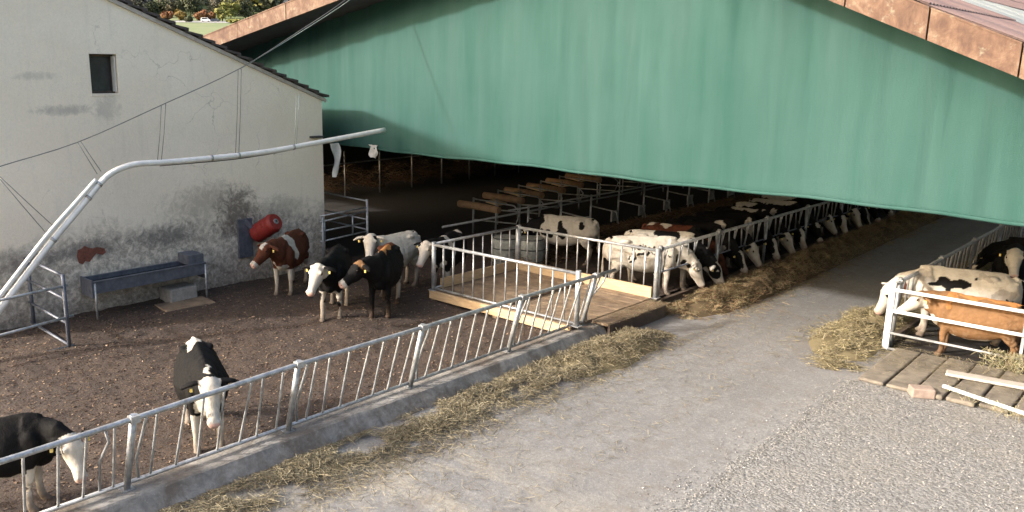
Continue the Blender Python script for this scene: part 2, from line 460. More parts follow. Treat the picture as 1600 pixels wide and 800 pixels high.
# ------------------------------------------------------------------ scatter helper
def scatter(name, n, gen, mat, label, cat=None):
    """gen(i) -> pos arrays; builds n little bent blades/flakes as ONE mesh."""
    P, D, Nn, L, Wd, C = gen(n)
    S = np.cross(D, Nn); S /= np.linalg.norm(S, axis=1)[:, None] + 1e-9
    v = np.empty((n, 4, 3))
    v[:, 0] = P - D * L[:, None] / 2 - S * Wd[:, None] / 2
    v[:, 1] = P + D * L[:, None] / 2 - S * Wd[:, None] / 2
    v[:, 2] = P + D * L[:, None] / 2 + S * Wd[:, None] / 2
    v[:, 3] = P - D * L[:, None] / 2 + S * Wd[:, None] / 2
    me = bpy.data.meshes.new(name)
    me.vertices.add(4 * n); me.vertices.foreach_set("co", v.reshape(-1))
    me.loops.add(4 * n); me.loops.foreach_set("vertex_index", np.arange(4 * n, dtype=np.int32))
    me.polygons.add(n); me.polygons.foreach_set("loop_start", np.arange(0, 4 * n, 4, dtype=np.int32))
    try: me.polygons.foreach_set("loop_total", np.full(n, 4, dtype=np.int32))
    except Exception: pass
    me.update(calc_edges=True)
    a = me.attributes.new('tint', 'FLOAT_COLOR', 'POINT')
    cc = np.ones((n, 4, 4)); cc[:, :, :3] = C[:, None, :]
    a.data.foreach_set("color", cc.reshape(-1).astype(np.float32))
    me.materials.append(MATS[mat]); me.validate()
    o = bpy.data.objects.new(name, me); col.objects.link(o)
    return tag(o, label, cat, kind='stuff')

def palette(n, cols, jit=.18):
    cols = np.array(cols); c = cols[RNG.integers(0, len(cols), n)]
    return np.clip(c * (1 + RNG.normal(0, jit, (n, 1))), .005, .9)
def rdir(n, zs=.35):
    a = RNG.uniform(0, 2 * math.pi, n); z = RNG.normal(0, zs, n)
    d = np.stack([np.cos(a), np.sin(a), z], 1); return d / np.linalg.norm(d, axis=1)[:, None]

def ridge(name, label, line, n, cols, zs=.45, ln=(.07, .22), w=.0052, base_mat='straw', base_col=(.15, .125, .075)):
    """hay lying in a ridge: a solid uneven core plus straw blades. line: list of (x, y, halfwidth, height)"""
    A = np.array(line); seg = np.linalg.norm(np.diff(A[:, :2], axis=0), axis=1); cum = np.r_[0, np.cumsum(seg)]
    def at(tt): return np.stack([np.interp(tt, cum, A[:, k]) for k in range(4)], 1)
    def height(x_off, hw, ht, px, py):
        k = np.clip(1 - (x_off / hw) ** 2, 0, 1)
        nz = np.array([noise.noise((a * 2.1, b * 2.1, 3)) + .6 * noise.noise((a * 5, b * 5, 8)) for a, b in zip(px, py)])
        return np.maximum(ht * (k ** .8) * (1 + .8 * nz), 0)
    def gen(n):
        M = n * 3
        tt = RNG.uniform(0, cum[-1], M); q = at(tt); off = RNG.normal(0, .58, M) * q[:, 2]
        dn = np.array([noise.noise((a * 1.1, b * 2.4, 5.5)) + .7 * noise.noise((a * 3.3, b * 5.0, 1.5)) for a, b in zip(tt, off)])
        keep = np.argsort(-(np.clip(.62 + .42 * dn, .15, 1.0) * RNG.uniform(0, 1, M) ** .9))[:n]
        tt = tt[keep]; off = off[keep]; q = q[keep]
        dirv = at(np.minimum(tt + .05, cum[-1]))[:, :2] - at(np.maximum(tt - .05, 0))[:, :2]
        dirv /= np.linalg.norm(dirv, axis=1)[:, None]
        px = q[:, 0] + off * dirv[:, 1]; py = q[:, 1] - off * dirv[:, 0]
        hh = height(off, q[:, 2], q[:, 3], px, py)
        pz = .015 + hh + RNG.uniform(-.02, .05, n) * np.where(hh > .02, 1, .3)
        D = rdir(n, zs); flat = hh < .03; D[flat, 2] *= .15
        N = rdir(n, 1.0) + np.array([0, 0, 1.2])
        L = RNG.uniform(ln[0], ln[1], n); W = RNG.uniform(.7, 1.5, n) * w
        return np.stack([px, py, np.maximum(pz, .02)], 1), D, N, L, W, palette(n, cols)
    o = scatter(name, n, gen, 'straw', label, 'hay')
    # core heap joined to the same object
    mb = MB(); ns = int(cum[-1] / .18); nc = 10; vs_ = []
    tt = np.linspace(0, cum[-1], ns + 1); q = at(tt)
    dirv = at(np.minimum(tt + .05, cum[-1]))[:, :2] - at(np.maximum(tt - .05, 0))[:, :2]; dirv /= np.linalg.norm(dirv, axis=1)[:, None]
    for k in range(nc + 1):
        off = (k / nc * 2 - 1) * q[:, 2]
        px = q[:, 0] + off * dirv[:, 1]; py = q[:, 1] - off * dirv[:, 0]
        vs_.append(np.stack([px, py, np.where((k in (0, nc)) | (q[:, 3] < .10), -.03, height(off, q[:, 2], q[:, 3], px, py) - .03)], 1))
    V = np.stack(vs_, 1)
    mb.v = [Vector(p) for p in V.reshape(-1, 3)]
    for i in range(ns):
        for k in range(nc):
            a = i * (nc + 1) + k; mb.f.append((a, a + 1, a + nc + 2, a + nc + 1)); mb.sm.append(True)
    core = mb.build('core', 'straw')
    at_ = core.data.attributes.new('tint', 'FLOAT_COLOR', 'POINT')
    at_.data.foreach_set("color", np.tile(np.array([*base_col, 1.0], dtype=np.float32), len(mb.v)))
    # merge core into the straw mesh
    import bmesh
    bm = bmesh.new(); bm.from_mesh(o.data); bm.from_mesh(core.data); bm.to_mesh(o.data); bm.free()
    bpy.data.objects.remove(core)
    return o

# ------------------------------------------------------------------ plastered farm building
YE, ZE, MV = 14.2, 4.80, .392          # far eave, its height, slope of the verge
YR = 5.0; ZR = ZE + MV * (YE - YR)
YN = 4.0; ZN = ZR - .75
XB = -29.0
bld = empty('farm_building', (WX, 9, 0), 'whitewashed plaster farm building with stained wall and sloping tiled roof', 'building')
wy0, wy1, wz0, wz1 = 7.77, 8.40, 5.06, 5.93
def top(y): return ZE + MV * (YE - y) if y >= YR else ZR + (ZN - ZR) * (YR - y) / (YR - YN)
mb = MB()
def wq(y0, y1, z0, z1, z2=None, z3=None):   # piece of the front face
    mb.add([(WX, y0, z0), (WX, y1, z0), (WX, y1, z1 if z2 is None else z2), (WX, y0, z1)], [(0, 1, 2, 3)])
def wcol(y0, y1, zb0=0.0): wq(y0, y1, zb0, top(y0), top(y1))
wcol(YN, YR); wcol(YR, wy0); wcol(wy1, YE)
wq(wy0, wy1, 0, wz0); wcol(wy0, wy1, wz1)
dp = .30                                   # window reveal
for a, b in (((wy0, wz0), (wy1, wz0)), ((wy1, wz0), (wy1, wz1)), ((wy1, wz1), (wy0, wz1)), ((wy0, wz1), (wy0, wz0))):
    mb.quad((WX, *a), (WX, *b), (WX - dp, *b), (WX - dp, *a))
mb.quad((WX, YE, 0), (XB, YE, 0), (XB, YE, ZE), (WX, YE, ZE))
mb.quad((WX, YN, 0), (XB, YN, 0), (XB, YN, ZN), (WX, YN, ZN))
mb.add([(XB, YN, 0), (XB, YE, 0), (XB, YE, ZE), (XB, YR, ZR), (XB, YN, ZN)], [(0, 1, 2, 3, 4)])
mb.build('wall', 'plaster', bld, recalc=False)
win = MB()
for y in (wy0 + .03, wy1 - .03): win.box((WX - dp + .06, y, (wz0 + wz1) / 2), (.06, .05, wz1 - wz0 - .01))
for zz in (wz0 + .03, wz1 - .03): win.box((WX - dp + .058, (wy0 + wy1) / 2, zz), (.056, wy1 - wy0 - .11, .05))
wo = win.build('window', 'roof_timber', bld)
pn = MB().box((WX - dp + .03, (wy0 + wy1) / 2, (wz0 + wz1) / 2), (.02, wy1 - wy0 - .08, wz1 - wz0 - .08)).build('pane', 'dark_glass', wo)
# open casement leaf folded against the right reveal
MB().box((WX - dp * .55, wy1 - .035, (wz0 + wz1) / 2), (dp * .8, .03, wz1 - wz0 - .08)).build('casement', 'frame_white', wo)
# plastered sill
MB().box((WX - .02, (wy0 + wy1) / 2, wz0 - .03), (.07, wy1 - wy0 + .04, .045)).build('sill', 'plaster', wo)
# roof: lapped tile courses, each a wedge running the length of the building
rf = MB(); nco = 27; dy = (YE + .18 - YR) / nco
for i in range(nco):
    ya = YR + i * dy - .10; yb = YR + (i + 1) * dy + .03 * random.uniform(-1, 1)
    za = top(YR) - MV * (ya - YR) + .095; zb = top(YR) - MV * (yb - YR) + .095
    e = random.uniform(-.02, .03)
    rf.prism([(WX + .10 + e, ya, za + .01), (WX + .10 + e, yb, zb + .10), (WX + .10 + e, yb, zb + .03), (WX + .10 + e, ya, za - .03)], (XB - WX - .3, 0, 0))
rf.prism([(WX + .12, YN - .15, ZN + .05), (WX + .12, YR - .02, ZR + .10), (WX + .12, YR - .02, ZR + .16), (WX + .12, YN - .15, ZN + .11)], (XB - WX - .3, 0, 0))
rf.build('roof', 'tile_dark', bld)
vb = MB()
ya, yb = YR, YE + .12
vb.prism([(WX + .004, ya, top(ya) + .06), (WX + .004, yb, top(YE) - MV * .12 + .06), (WX + .004, yb, top(YE) - MV * .12 - .03), (WX + .004, ya, top(ya) - .03)], (.055, 0, 0))
vb.build('verge_board', 'verge_board', bld)
# patch where the plaster has fallen and brick shows
bp = [(120, 401), (121, 391), (128, 388), (132, 384), (138, 387), (145, 388), (152, 386), (163, 388), (165, 394), (160, 398), (150, 396), (145, 402), (140, 409), (133, 408), (129, 413), (123, 411)]
mb = MB(); pp = [onx(x, y, WX) for x, y in bp]
mb.prism([(WX + .001, p.y, p.z) for p in pp], (.012, 0, 0)); mb.build('exposed_brick', 'brick_red', bld)
# small iron bracket and a rag at the far corner
k = onx(487, 214, WX)
MB().box((WX + .1, k.y + .1, k.z), (.2, .35, .05)).build('bracket', 'dark_rubber', bld)
mb = MB(); c0 = onx(508, 232, WX + .3)
rows = 9; vs_ = []; fs = []
for i in range(rows):
    t_ = i / (rows - 1)
    w = .16 * (1 - .55 * t_) * (1 + .2 * math.sin(t_ * 9)); xo = .12 * math.sin(t_ * 3) ; z = c0.z - .95 * t_ + .12
    for j in range(4): vs_.append((WX + .25 + .05 * math.sin(j * 2 + t_ * 5), YE + .22 + xo * .5 + w * (j / 3 - .5) * 2, z))
for i in range(rows - 1):
    for j in range(3): a = i * 4 + j; fs.append((a, a + 1, a + 5, a + 4))
mb.add(vs_, fs, True)
tag(mb.build('rag', 'cloth_white'), 'torn white rag hanging at the far corner of the plaster wall', 'rag')

# ------------------------------------------------------------------ cattle barn
XL, XR_ = -36.0, 1.6
YF = YC - 1.35                         # plane of the barge boards
bl0, bl1 = ony(330, 76, YF), ony(530, 1, YF); br0, br1 = ony(1310, 6, YF), ony(1600, 124, YF)
mL = (bl1.z - bl0.z) / (bl1.x - bl0.x); mR = (br1.z - br0.z) / (br1.x - br0.x)
XRG = (br0.z - mR * br0.x - bl0.z + mL * bl0.x) / (mL - mR); ZRG = bl0.z + mL * (XRG - bl0.x)
def zroof(x): return bl0.z + mL * (x - bl0.x) if x < XRG else br0.z + mR * (x - br0.x)
barn = empty('cattle_barn', (-12, 28, 0), 'long open cattle barn with rust stained barge boards and pinkish sheet roof', 'barn')
YBK = 70.0
# roof deck (dark timber underside)
mb = MB()
SK0, SK1, SKY = XRG + 3.8, XRG + 7.6, 19.5      # strip of translucent panels over the lane
for xa, xb, yl in ((XL - 1, XRG, YBK + 1), (XRG, SK0, YBK + 1), (SK0, SK1, SKY), (SK1, XR_ + .6, YBK + 1)):
    za, zb = zroof(xa), zroof(xb)
    mb.prism([(xa, YF + .06, za + .02), (xb, YF + .06, zb + .02), (xb, YF + .06, zb + .14), (xa, YF + .06, za + .14)], (0, yl - YF, 0))
mb.build('roof_deck', 'soffit', barn)
# corrugated sheets on the right slope and left slope
def corr(xa, xb, ya, yb, lift, nseg):
    mb_ = MB(); n = int((yb - ya) / nseg); vs_ = []; fs = []
    for j in range(n + 1):
        y = ya + (yb - ya) * j / n; h = .014 * math.sin(2 * math.pi * y / .177)
        vs_ += [(xa, y, zroof(xa) + lift + h), (xb, y, zroof(xb) + lift + h), (xa, y, zroof(xa) + lift + h - .02), (xb, y, zroof(xb) + lift + h - .02)]
    for j in range(n):
        a = 4 * j; fs += [(a, a + 1, a + 5, a + 4), (a + 2, a + 6, a + 7, a + 3)]
        fs += [(a + 1, a + 3, a + 7, a + 5), (a, a + 4, a + 6, a + 2)]
    return mb_.add(vs_, fs, False)
mb = MB(); step = 1.9; x = XRG; k = 0
while x < XR_:
    x2 = min(x + step + .12, XR_ + .7)
    c_ = corr(x, x2, YF + .02, SKY + .2 if k in (2, 3) else 68.0, .44 + .035 * (1 - 0), .045)
    # lap: lower edge lifted over the next sheet
    for p in c_.v: p.z += .03 * (p.x - x) / (x2 - x)
    mb.add(c_.v, c_.f, False); x += step; k += 1
for xa, xb in ((XL - 1, -28), (-28, -20), (-20, XRG)):
    c_ = corr(xa, xb + .1, YF + .02, 24.0, .40, .059); mb.add(c_.v, c_.f, True)
mb.build('roof_sheeting', 'roof_sheet', barn)
mb = MB(); y = SKY
while y < 66:
    c_ = corr(SK0 - .05, SK1 + .05, y, y + 3.0, .47 + .012 * (int(y) % 2), .059); mb.add(c_.v, c_.f, True); y += 2.95
mb.build('skylight', 'skylight', barn)
# barge boards: weathered panels with dark joints
def barge(x0, x1, n):
    for i in range(n):
        xa = x0 + (x1 - x0) * i / n + .012; xb = x0 + (x1 - x0) * (i + 1) / n - .012
        za, zb = zroof(xa), zroof(xb); hgt = .43
        e = random.uniform(0, .012)
        m_ = MB().prism([(xa, YF - .06 - e, za), (xb, YF - .06 - e, zb), (xb, YF - .06 - e, zb + hgt), (xa, YF - .06 - e, za + hgt)], (0, .11, 0))
        m_.prism([(xa, YF - .075 - e, za + hgt + .002), (xb, YF - .075 - e, zb + hgt + .002), (xb, YF - .075 - e, zb + hgt + .03), (xa, YF - .075 - e, za + hgt + .03)], (0, .26, 0))
        m_.build('barge_board', 'barge_rust', barn)
wL = (XRG - (XL - 1)); barge(XL - 1, XRG, 11); barge(XRG, XR_ + .6, 10)
# walls and frame of the barn
mb = MB()
mb.box((XL, 44, zroof(XL) / 2), (.2, 52, zroof(XL)))
mb.prism([(XL, YBK, 0), (XR_, YBK, 0), (XR_, YBK, zroof(XR_)), (XRG, YBK, ZRG), (XL, YBK, zroof(XL))], (0, .2, 0))
mb.box((XR_, 44, .5), (.2, 52, 1.0))
mb.build('wall', 'barn_wall', barn)
for yy in (20, 26, 32, 38, 44, 50, 56, 62):
    for xx in (XR_ - .1,):
        mb = MB(); mb.box((xx, yy + .6, zroof(xx) / 2), (.18, .18, zroof(xx))); mb.build('post', 'roof_timber', barn)
    mb = MB(); mb.bar((XL, yy + .6, zroof(XL) - .15), (XRG, yy + .6, ZRG - .15), .2, .3); mb.bar((XRG, yy + .6, ZRG - .15), (XR_, yy + .6, zroof(XR_) - .15), .2, .3)
    mb.build('rafter', 'roof_timber', barn)

# the green curtain hanging in the barn's front
HL, HR = ony(503, 224, YC), ony(1600, 352, YC)
def hem(x):
    return HL.z + (HR.z - HL.z) * (x - HL.x) / (HR.x - HL.x) + .02 * math.sin(x * .9) + .012 * math.sin(x * 3.1)
nx_, nz_ = 520, 50; vs_ = []; fs = []
for i in range(nx_ + 1):
    x = XL + (XR_ - XL) * i / nx_; zt = zroof(x) + .06; zb = hem(x)
    for j in range(nz_ + 1):
        t_ = j / nz_; z = zb + (zt - zb) * t_
        am = .5 + max(0, noise.noise((x * .35, z * .2, 12.0)) * 2.2)
        fold = am * (.034 * noise.noise((x * 1.7 + .35 * math.sin(z * .9) + .12 * z, z * .12, 2.0)) + .026 * noise.noise((x * 4.6 + .22 * z, z * .25, 5.0)) + .012 * noise.noise((x * 9 - .5 * z, z * .6, 7.0)))
        fold += .07 * noise.noise((x * .3, z * .3, 9))
        # pulls radiating from the fixings along the rake
        pull = .045 * math.exp(-(zt - z) * .9) * math.sin(x * 5.2 + .7 * math.sin(x * 1.7))
        vs_.append((x, YC + fold + pull + (.02 if j == 0 else 0), z))
for i in range(nx_):
    for j in range(nz_):
        a = i * (nz_ + 1) + j; fs.append((a, a + nz_ + 1, a + nz_ + 2, a + 1))
cur = MB().add(vs_, fs, True).build('barn_curtain', 'green_fabric', recalc=False)
so_ = cur.modifiers.new('thick', 'SOLIDIFY'); so_.thickness = .012
tag(cur, 'large green fabric curtain closing the upper gable of the cattle barn', 'curtain')
hm = MB(); hm.tube([(x, YC - .012, hem(x) + .035) for x in np.linspace(XL, XR_, 90)], .035, 8)
hb = hm.build('hem_tube', 'green_fabric', cur)
hb['_w'] = [0, 0, 0]
rg = MB(); c0 = ony(585, 233, YC - .02); vs_ = []; fs = []
for i in range(7):
    for j in range(6):
        w = .42 * (1 - .5 * i / 6)
        vs_.append((c0.x + w * (j / 5 - .5) + .03 * math.sin(i + j), YC - .06 + .05 * math.sin(j * 1.9 + i), c0.z + .12 - .36 * i / 6 + (.05 * math.sin(j * 3.0) if i == 6 else 0)))
for i in range(6):
    for j in range(5): a = i * 6 + j; fs.append((a, a + 1, a + 7, a + 6))
rg.add(vs_, fs, True)
tag(rg.build('rag', 'cloth_white'), 'scrap of white cloth caught under the hem of the green curtain', 'rag')

# ------------------------------------------------------------------ kerb under the yard fence
mb = MB(); n = 60; vs_ = []; fs = []
KY0, KY1 = .5, 14.6
prof = [(-9.78, 0.0), (-9.78, .24), (-9.74, .26), (-9.34, .25), (-9.30, .235), (-9.10, 0.0)]
for i in range(n + 1):
    y = KY0 + (KY1 - KY0) * i / n
    for k, (px, pz) in enumerate(prof):
        j_ = .018 * noise.noise((y * 1.7, k * 3.1, 1)) if pz > .02 else 0
        vs_.append((px + j_, y, pz + j_ * .6))
np_ = len(prof)
for i in range(n):
    for k in range(np_ - 1):
        a = i * np_ + k; fs.append((a, a + 1, a + np_ + 1, a + np_))
fs += [tuple(range(np_)), tuple(n * np_ + k for k in reversed(range(np_)))]
mb.add(vs_, fs)
tag(mb.build('kerb', 'kerb_concrete'), kind='structure')

# ------------------------------------------------------------------ galvanised yard feed fence (leans toward the lane)
def yard_fence():
    root = empty('feed_fence', (-9.55, 8, .25), 'long galvanised tubular feed fence on the concrete kerb beside the yard', 'fence')
    xb, xt, zb, zt = -9.56, -9.28, .33, 1.24
    y0, y1 = .9, 14.75
    tops = [onx(x, y, xt) for x, y in ((0, 722), (207, 655), (448, 575), (650, 515), (805, 468), (940, 428))]
    ty = [p.y for p in tops]; tz = [p.z for p in tops]
    zz = lambda y: float(np.interp(y, [0] + ty, [tz[0]] + tz))
    MB().tube([(xt, y, zz(y)) for y in np.linspace(y0, 14.95, 16)], .037, 10).build('top_rail', 'galv', root)
    MB().tube([(xb, y0, zb), (xb, 14.2, zb)], .03, 8).build('bottom_rail', 'galv', root)
    posts = [1.45, 4.05, 6.58, 9.12, 11.75, 14.2]
    for y in posts:
        m_ = MB().tube([(xb, y, .24), (xt - .0, y + .05, zz(y) + .05)], .047, 10)
        m_.box((xb, y, .256), (.16, .16, .012))
        m_.box((xt, y + .05, zz(y)), (.11, .12, .09))
        m_.build('post', 'galv', root)
    for i in range(5):
        a, b = posts[i], posts[i + 1]
        for k in range(1, 8):
            y = a + (b - a) * k / 7.6 + random.uniform(-.035, .035); d = .02 + random.uniform(-.05, .06)
            MB().tube([(xb, y, zb), (xb + .02, y + .005, zb + .06), (xt - .01, y + d, zz(y) - .07), (xt, y + d + .01, zz(y))], .0185, 8).build('bar', 'galv', root)
    for y in posts[1:]:
        MB().tube([(xb, y + .17, zb), (xb + .01, y + .16, zb + .3), (xt - .01, y + .20, zz(y) - .08), (xt, y + .21, zz(y))], .021, 8).build('bar', 'galv', root)
    # two bent bars where animals have leaned on them
    for y, bend in ((3.82, -.10), (14.45, .22)):
        MB().tube([(xb, y - .12, zb if bend < 0 else .3), (xb - .03, y - .05 + bend * .2, zb + .4), (xt - .02, y + bend * .5, zz(y) - .2), (xt, y + bend, zz(y))], .0185, 8).build('bar', 'galv_dull', root)
yard_fence()

# ------------------------------------------------------------------ pen: timber platform + railing
PX0, PX1, PY0, PY1, PH = -13.65, -9.50, 13.75, 17.0, .33
pl = empty('timber_platform', (-11.5, 15.4, 0), 'raised timber platform with pale kickboards inside the railed pen', 'platform')
mb = MB()
nb = 9
for i in range(nb):
    ya = PY0 + .03 + (PY1 - PY0 - .06) * i / nb
    yb = PY0 + .03 + (PY1 - PY0 - .06) * (i + 1) / nb - .012
    mb.box(((PX0 + PX1) / 2, (ya + yb) / 2, PH - .03 + random.uniform(-.006, .006)), (PX1 - PX0 - .04, yb - ya, .05))
mb.build('deck', 'plank_dirty', pl)
MB().box(((PX0 + PX1) / 2, PY0 - .032, PH - .095), (PX1 - PX0, .055, .20)).build('fascia', 'plank_new', pl)
MB().box((PX0 - .03, (PY0 + PY1) / 2, PH - .095), (.055, PY1 - PY0, .20)).build('fascia', 'plank_dirty', pl)
MB().box(((PX0 + PX1) / 2, PY1 - .04, PH + .135), (PX1 - PX0 - .02, .06, .26)).build('kickboard', 'plank_new', pl)
MB().box((PX0 + .05, (PY0 + PY1) / 2 + .1, PH + .125), (.06, PY1 - PY0 - .4, .24)).build('kickboard', 'plank_new', pl)
MB().box((-11.5, 15.5, PH + .05), (.12, 2.8, .09)).build('batten', 'plank_dirty', pl)
for x, y in ((PX0 + .08, PY0 + .05), (PX1 - .2, PY0 + .05), (PX0 + .08, PY1 - .12), (PX1 - .2, PY1 - .12), (-11.6, PY0 + .05)):
    MB().box((x, y, .14), (.12, .12, .30)).build('leg', 'plank_dirty', pl)
# apron of dirty boards from the platform to the lane
MB().box((-9.28, 15.62, PH - .04), (.40, 2.3, .05)).build('apron', 'plank_dirty', pl)
MB().box((-9.05, 15.62, .155), (.05, 2.32, .31)).build('edge_board', 'roof_timber', pl)

pr = empty('pen_railing', (PX0, PY0, PH), 'waist high galvanised railing standing round three sides of the timber platform', 'railing')
RTOP = 1.46
def rail_side(a, b, n, z0, z1, ends=(True, True), inset=.0):
    a, b = Vector(a), Vector(b)
    MB().tube([a + Vector((0, 0, z1)), b + Vector((0, 0, z1))], .036, 10).build('top_rail', 'galv', pr)
    MB().tube([a + Vector((0, 0, z0)), b + Vector((0, 0, z0))], .028, 8).build('bottom_rail', 'galv', pr)
    for k in range(1, n):
        p = a.lerp(b, k / n)
        MB().tube([p + Vector((0, 0, z0)), p + Vector((0, 0, z1))], .0185, 8).build('bar', 'galv', pr)
cFL, cFR, cBL, cBR = (PX0 + .05, PY0 + .04, 0), (PX1 + .05, PY0 + .1, 0), (PX0 + .05, PY1 + .03, 0), (PX1 + .05, PY1 + .03, 0)
rail_side(cFL, cFR, 13, PH + .05, RTOP); rail_side(cFL, cBL, 9, PH + .05, RTOP + .02); rail_side(cBL, cBR, 13, PH + .05, RTOP + .01)
for c_ in (cFL, cBL, cBR, cFR):
    x, y, _ = c_
    m_ = MB().tube([(x, y, PH - .03), (x, y, RTOP + .07)], .055 if c_ != cBL else .075, 12)
    m_.box((x, y, PH + .008), (.2, .2, .014)); m_.build('post', 'galv', pr)

# ------------------------------------------------------------------ feed fences inside the barn
def headlock(name, label, xb, xt, y0, y1, zb, zt, lean, mat):
    root = empty(name, (xb, y0, 0), label, 'fence')
    MB().tube([(xt, y0, zt), (xt, y1, zt)], .042, 10).build('top_rail', mat, root)
    MB().tube([(xb, y0, zb), (xb, y1, zb)], .022, 8).build('bottom_rail', 'steel_blue', root)
    MB().bar((xb - .05, y0, .07), (xb - .05, y1, .07), .10, .14).build('kickboard', 'roof_timber', root)
    y = y0 + .2; k = 0
    while y < y1 - .6:
        if k % 4 == 0:
            MB().tube([(xb, y, 0), (xt, y, zt + .09)], .045, 8).build('post', mat, root)
            MB().box((xt, y, zt), (.10, .13, .10)).build('clamp', mat, root)
        # one locking place: fixed bar + slanted yoke bars
        for dy, dl in ((.22, 0), (.34, lean), (.62, -lean * .4)):
            m_ = MB().tube([(xb, y + dy + dl, zb + .02), (xt - .01, y + dy, zt - .05), (xt, y + dy, zt)], .019, 6)
            m_.build('bar', mat, root)
        y += .74; k += 1
    return root
headlock('feed_fence', 'feed fence of slanted locking bars along the inner hay ridge left of the lane', -9.58, -9.56, 17.15, 39, .86, 1.44, -.20, 'galv')
headlock('feed_fence', 'feed fence of slanted bars along the right side of the lane', -4.74, -4.70, 18.05, 39, .70, 1.38, -.14, 'galv_dull')

# gate at the head of the right-hand pen
gt = empty('pen_gate', (-4.72, 17.96, 0), 'four-bar pale steel gate in front of the brown cow', 'gate')
GY = 17.96
m_ = MB().box((-4.74, GY, .70), (.11, .09, 1.44)); m_.build('post', 'white_paint', gt)
for zz, r in ((1.27, .036), (.83, .036), (.37, .026), (.04, .026)):
    MB().tube([(-4.70, GY - .03, zz), (-1.0, GY - .03, zz - .01)], r, 10).build('rail', 'white_paint' if r > .03 else 'galv_dull', gt)
MB().box((-1.0, GY, .7), (.1, .09, 1.44)).build('post', 'white_paint', gt)
MB().box((-2.52, GY + .03, .66), (.05, .05, 1.28)).build('stile', 'galv_dull', gt)

# ------------------------------------------------------------------ plank apron at the right
pk = empty('plank_walkway', (-3, 16.6, 0), 'weathered grey plank walkway lying on the gravel before the steel gate', 'walkway')
for i in range(8):
    xa = -4.52 + i * .46; b0 = random.uniform(-.05, .05)
    m_ = MB(); pts_ = []
    x0_, x1_ = xa, xa + .44
    slant = -.0
    ya, yb = 15.62 + b0, 17.86
    if i >= 4: ya = 15.75
    vs_ = [(x0_ + .02, ya, .10), (x1_, ya, .10), (x1_, yb, .13), (x0_, yb, .13)]
    tz_ = random.uniform(-.012, .012)
    m_.add([(a, b, 0.02) for a, b, c in vs_] + [(a, b, c + tz_) for a, b, c in vs_], [(3, 2, 1, 0), (4, 5, 6, 7), (0, 1, 5, 4), (1, 2, 6, 5), (2, 3, 7, 6), (3, 0, 4, 7)])
    o = m_.build('plank', 'plank_grey', pk)
    bv = o.modifiers.new('bev', 'BEVEL'); bv.width = .03; bv.segments = 2
a, b = onz(1474, 603, .20), onz(1610, 649, .20)
tag(MB().tube([a, a.lerp(b, .5) + Vector((0, 0, -.004)), b + (b - a) * .4], .035, 10).build('pole', 'white_paint'), 'white painted pole lying along the front edge of the plank walkway', 'pole')
a, b = onz(1478, 582, .17), onz(1600, 604, .17)
d_ = (b - a).normalized()
m_ = MB().bar(a, b + d_ * .3, .26, .055); o = m_.build('loose_board', 'verge_board'); bv = o.modifiers.new('bev', 'BEVEL'); bv.width = .02; bv.segments = 2
tag(o, 'thick pale board lying across the top of the plank walkway', 'board')
a = onz(1440, 612, .1)
o = MB().box((a.x, a.y, .1), (.36, .26, .17), Matrix.Rotation(.55, 3, 'Z')).build('stone_block', 'block_pink'); bv = o.modifiers.new('bev', 'BEVEL'); bv.width = .02; bv.segments = 2
tag(o, 'small pinkish block wedged against the front of the plank walkway', 'block')

# ------------------------------------------------------------------ drinking trough on the wall
tr = empty('water_trough', (-18.0, 8.6, 0), 'long blue grey steel water trough on thin legs against the plaster wall', 'trough')
TY0, TY1, TX0, TX1, TZ, TH = 7.12, 9.95, WX + .10, WX + .66, .94, .27
m_ = MB(); th = .03
m_.box((TX1, (TY0 + TY1) / 2, TZ - TH / 2), (th, TY1 - TY0, TH)); m_.box((TX0, (TY0 + TY1) / 2, TZ - TH / 2), (th, TY1 - TY0, TH))
m_.box(((TX0 + TX1) / 2, (TY0 + TY1) / 2, TZ - TH + .02), (TX1 - TX0 - th, TY1 - TY0 - .01, .03))
m_.box((TX1 + .012, (TY0 + TY1) / 2, TZ + .012), (.07, TY1 - TY0 + .02, .022)); m_.box((TX0, (TY0 + TY1) / 2, TZ + .012), (.06, TY1 - TY0 + .02, .022))
m_.build('basin', 'steel_blue', tr)
for y in (TY0, TY1):
    MB().box(((TX0 + TX1) / 2, y, TZ - TH / 2 - .05 + (.03 if y == TY0 else 0)), (TX1 - TX0 + .06, .035, TH + .14)).build('end_panel', 'steel_blue', tr)
MB().box(((TX0 + TX1) / 2, TY1 - .22, TZ + .12), (TX1 - TX0 - .02, .40, .24)).build('valve_box', 'steel_blue', tr)
MB().box(((TX0 + TX1) / 2, (TY0 + TY1) / 2 - .2, TZ - .08), (TX1 - TX0 - .08, TY1 - TY0 - .5, .012)).build('water', 'dark_glass', tr)
for y in (TY0 + .06, TY1 + .0):
    MB().tube([(TX1 + .01, y, TZ - .02), (TX1 + .01, y, 0)], .028, 8).build('leg', 'galv', tr)
o = MB().box((WX + .30, 9.38, .20), (.55, .75, .40), Matrix.Rotation(.06, 3, 'Z')).build('stone_block', 'block_stone'); bv = o.modifiers.new('bev', 'BEVEL'); bv.width = .04; bv.segments = 2
tag(o, 'rough concrete block on the ground under the far end of the trough', 'block')
o = MB().box((WX + .85, 9.25, .04), (.75, 1.25, .10), Matrix.Rotation(-.08, 3, 'Z')).build('stone_slab', 'plank_dirty'); bv = o.modifiers.new('bev', 'BEVEL'); bv.width = .025; bv.segments = 2
tag(o, 'low dirty slab in the muck in front of the trough', 'slab')

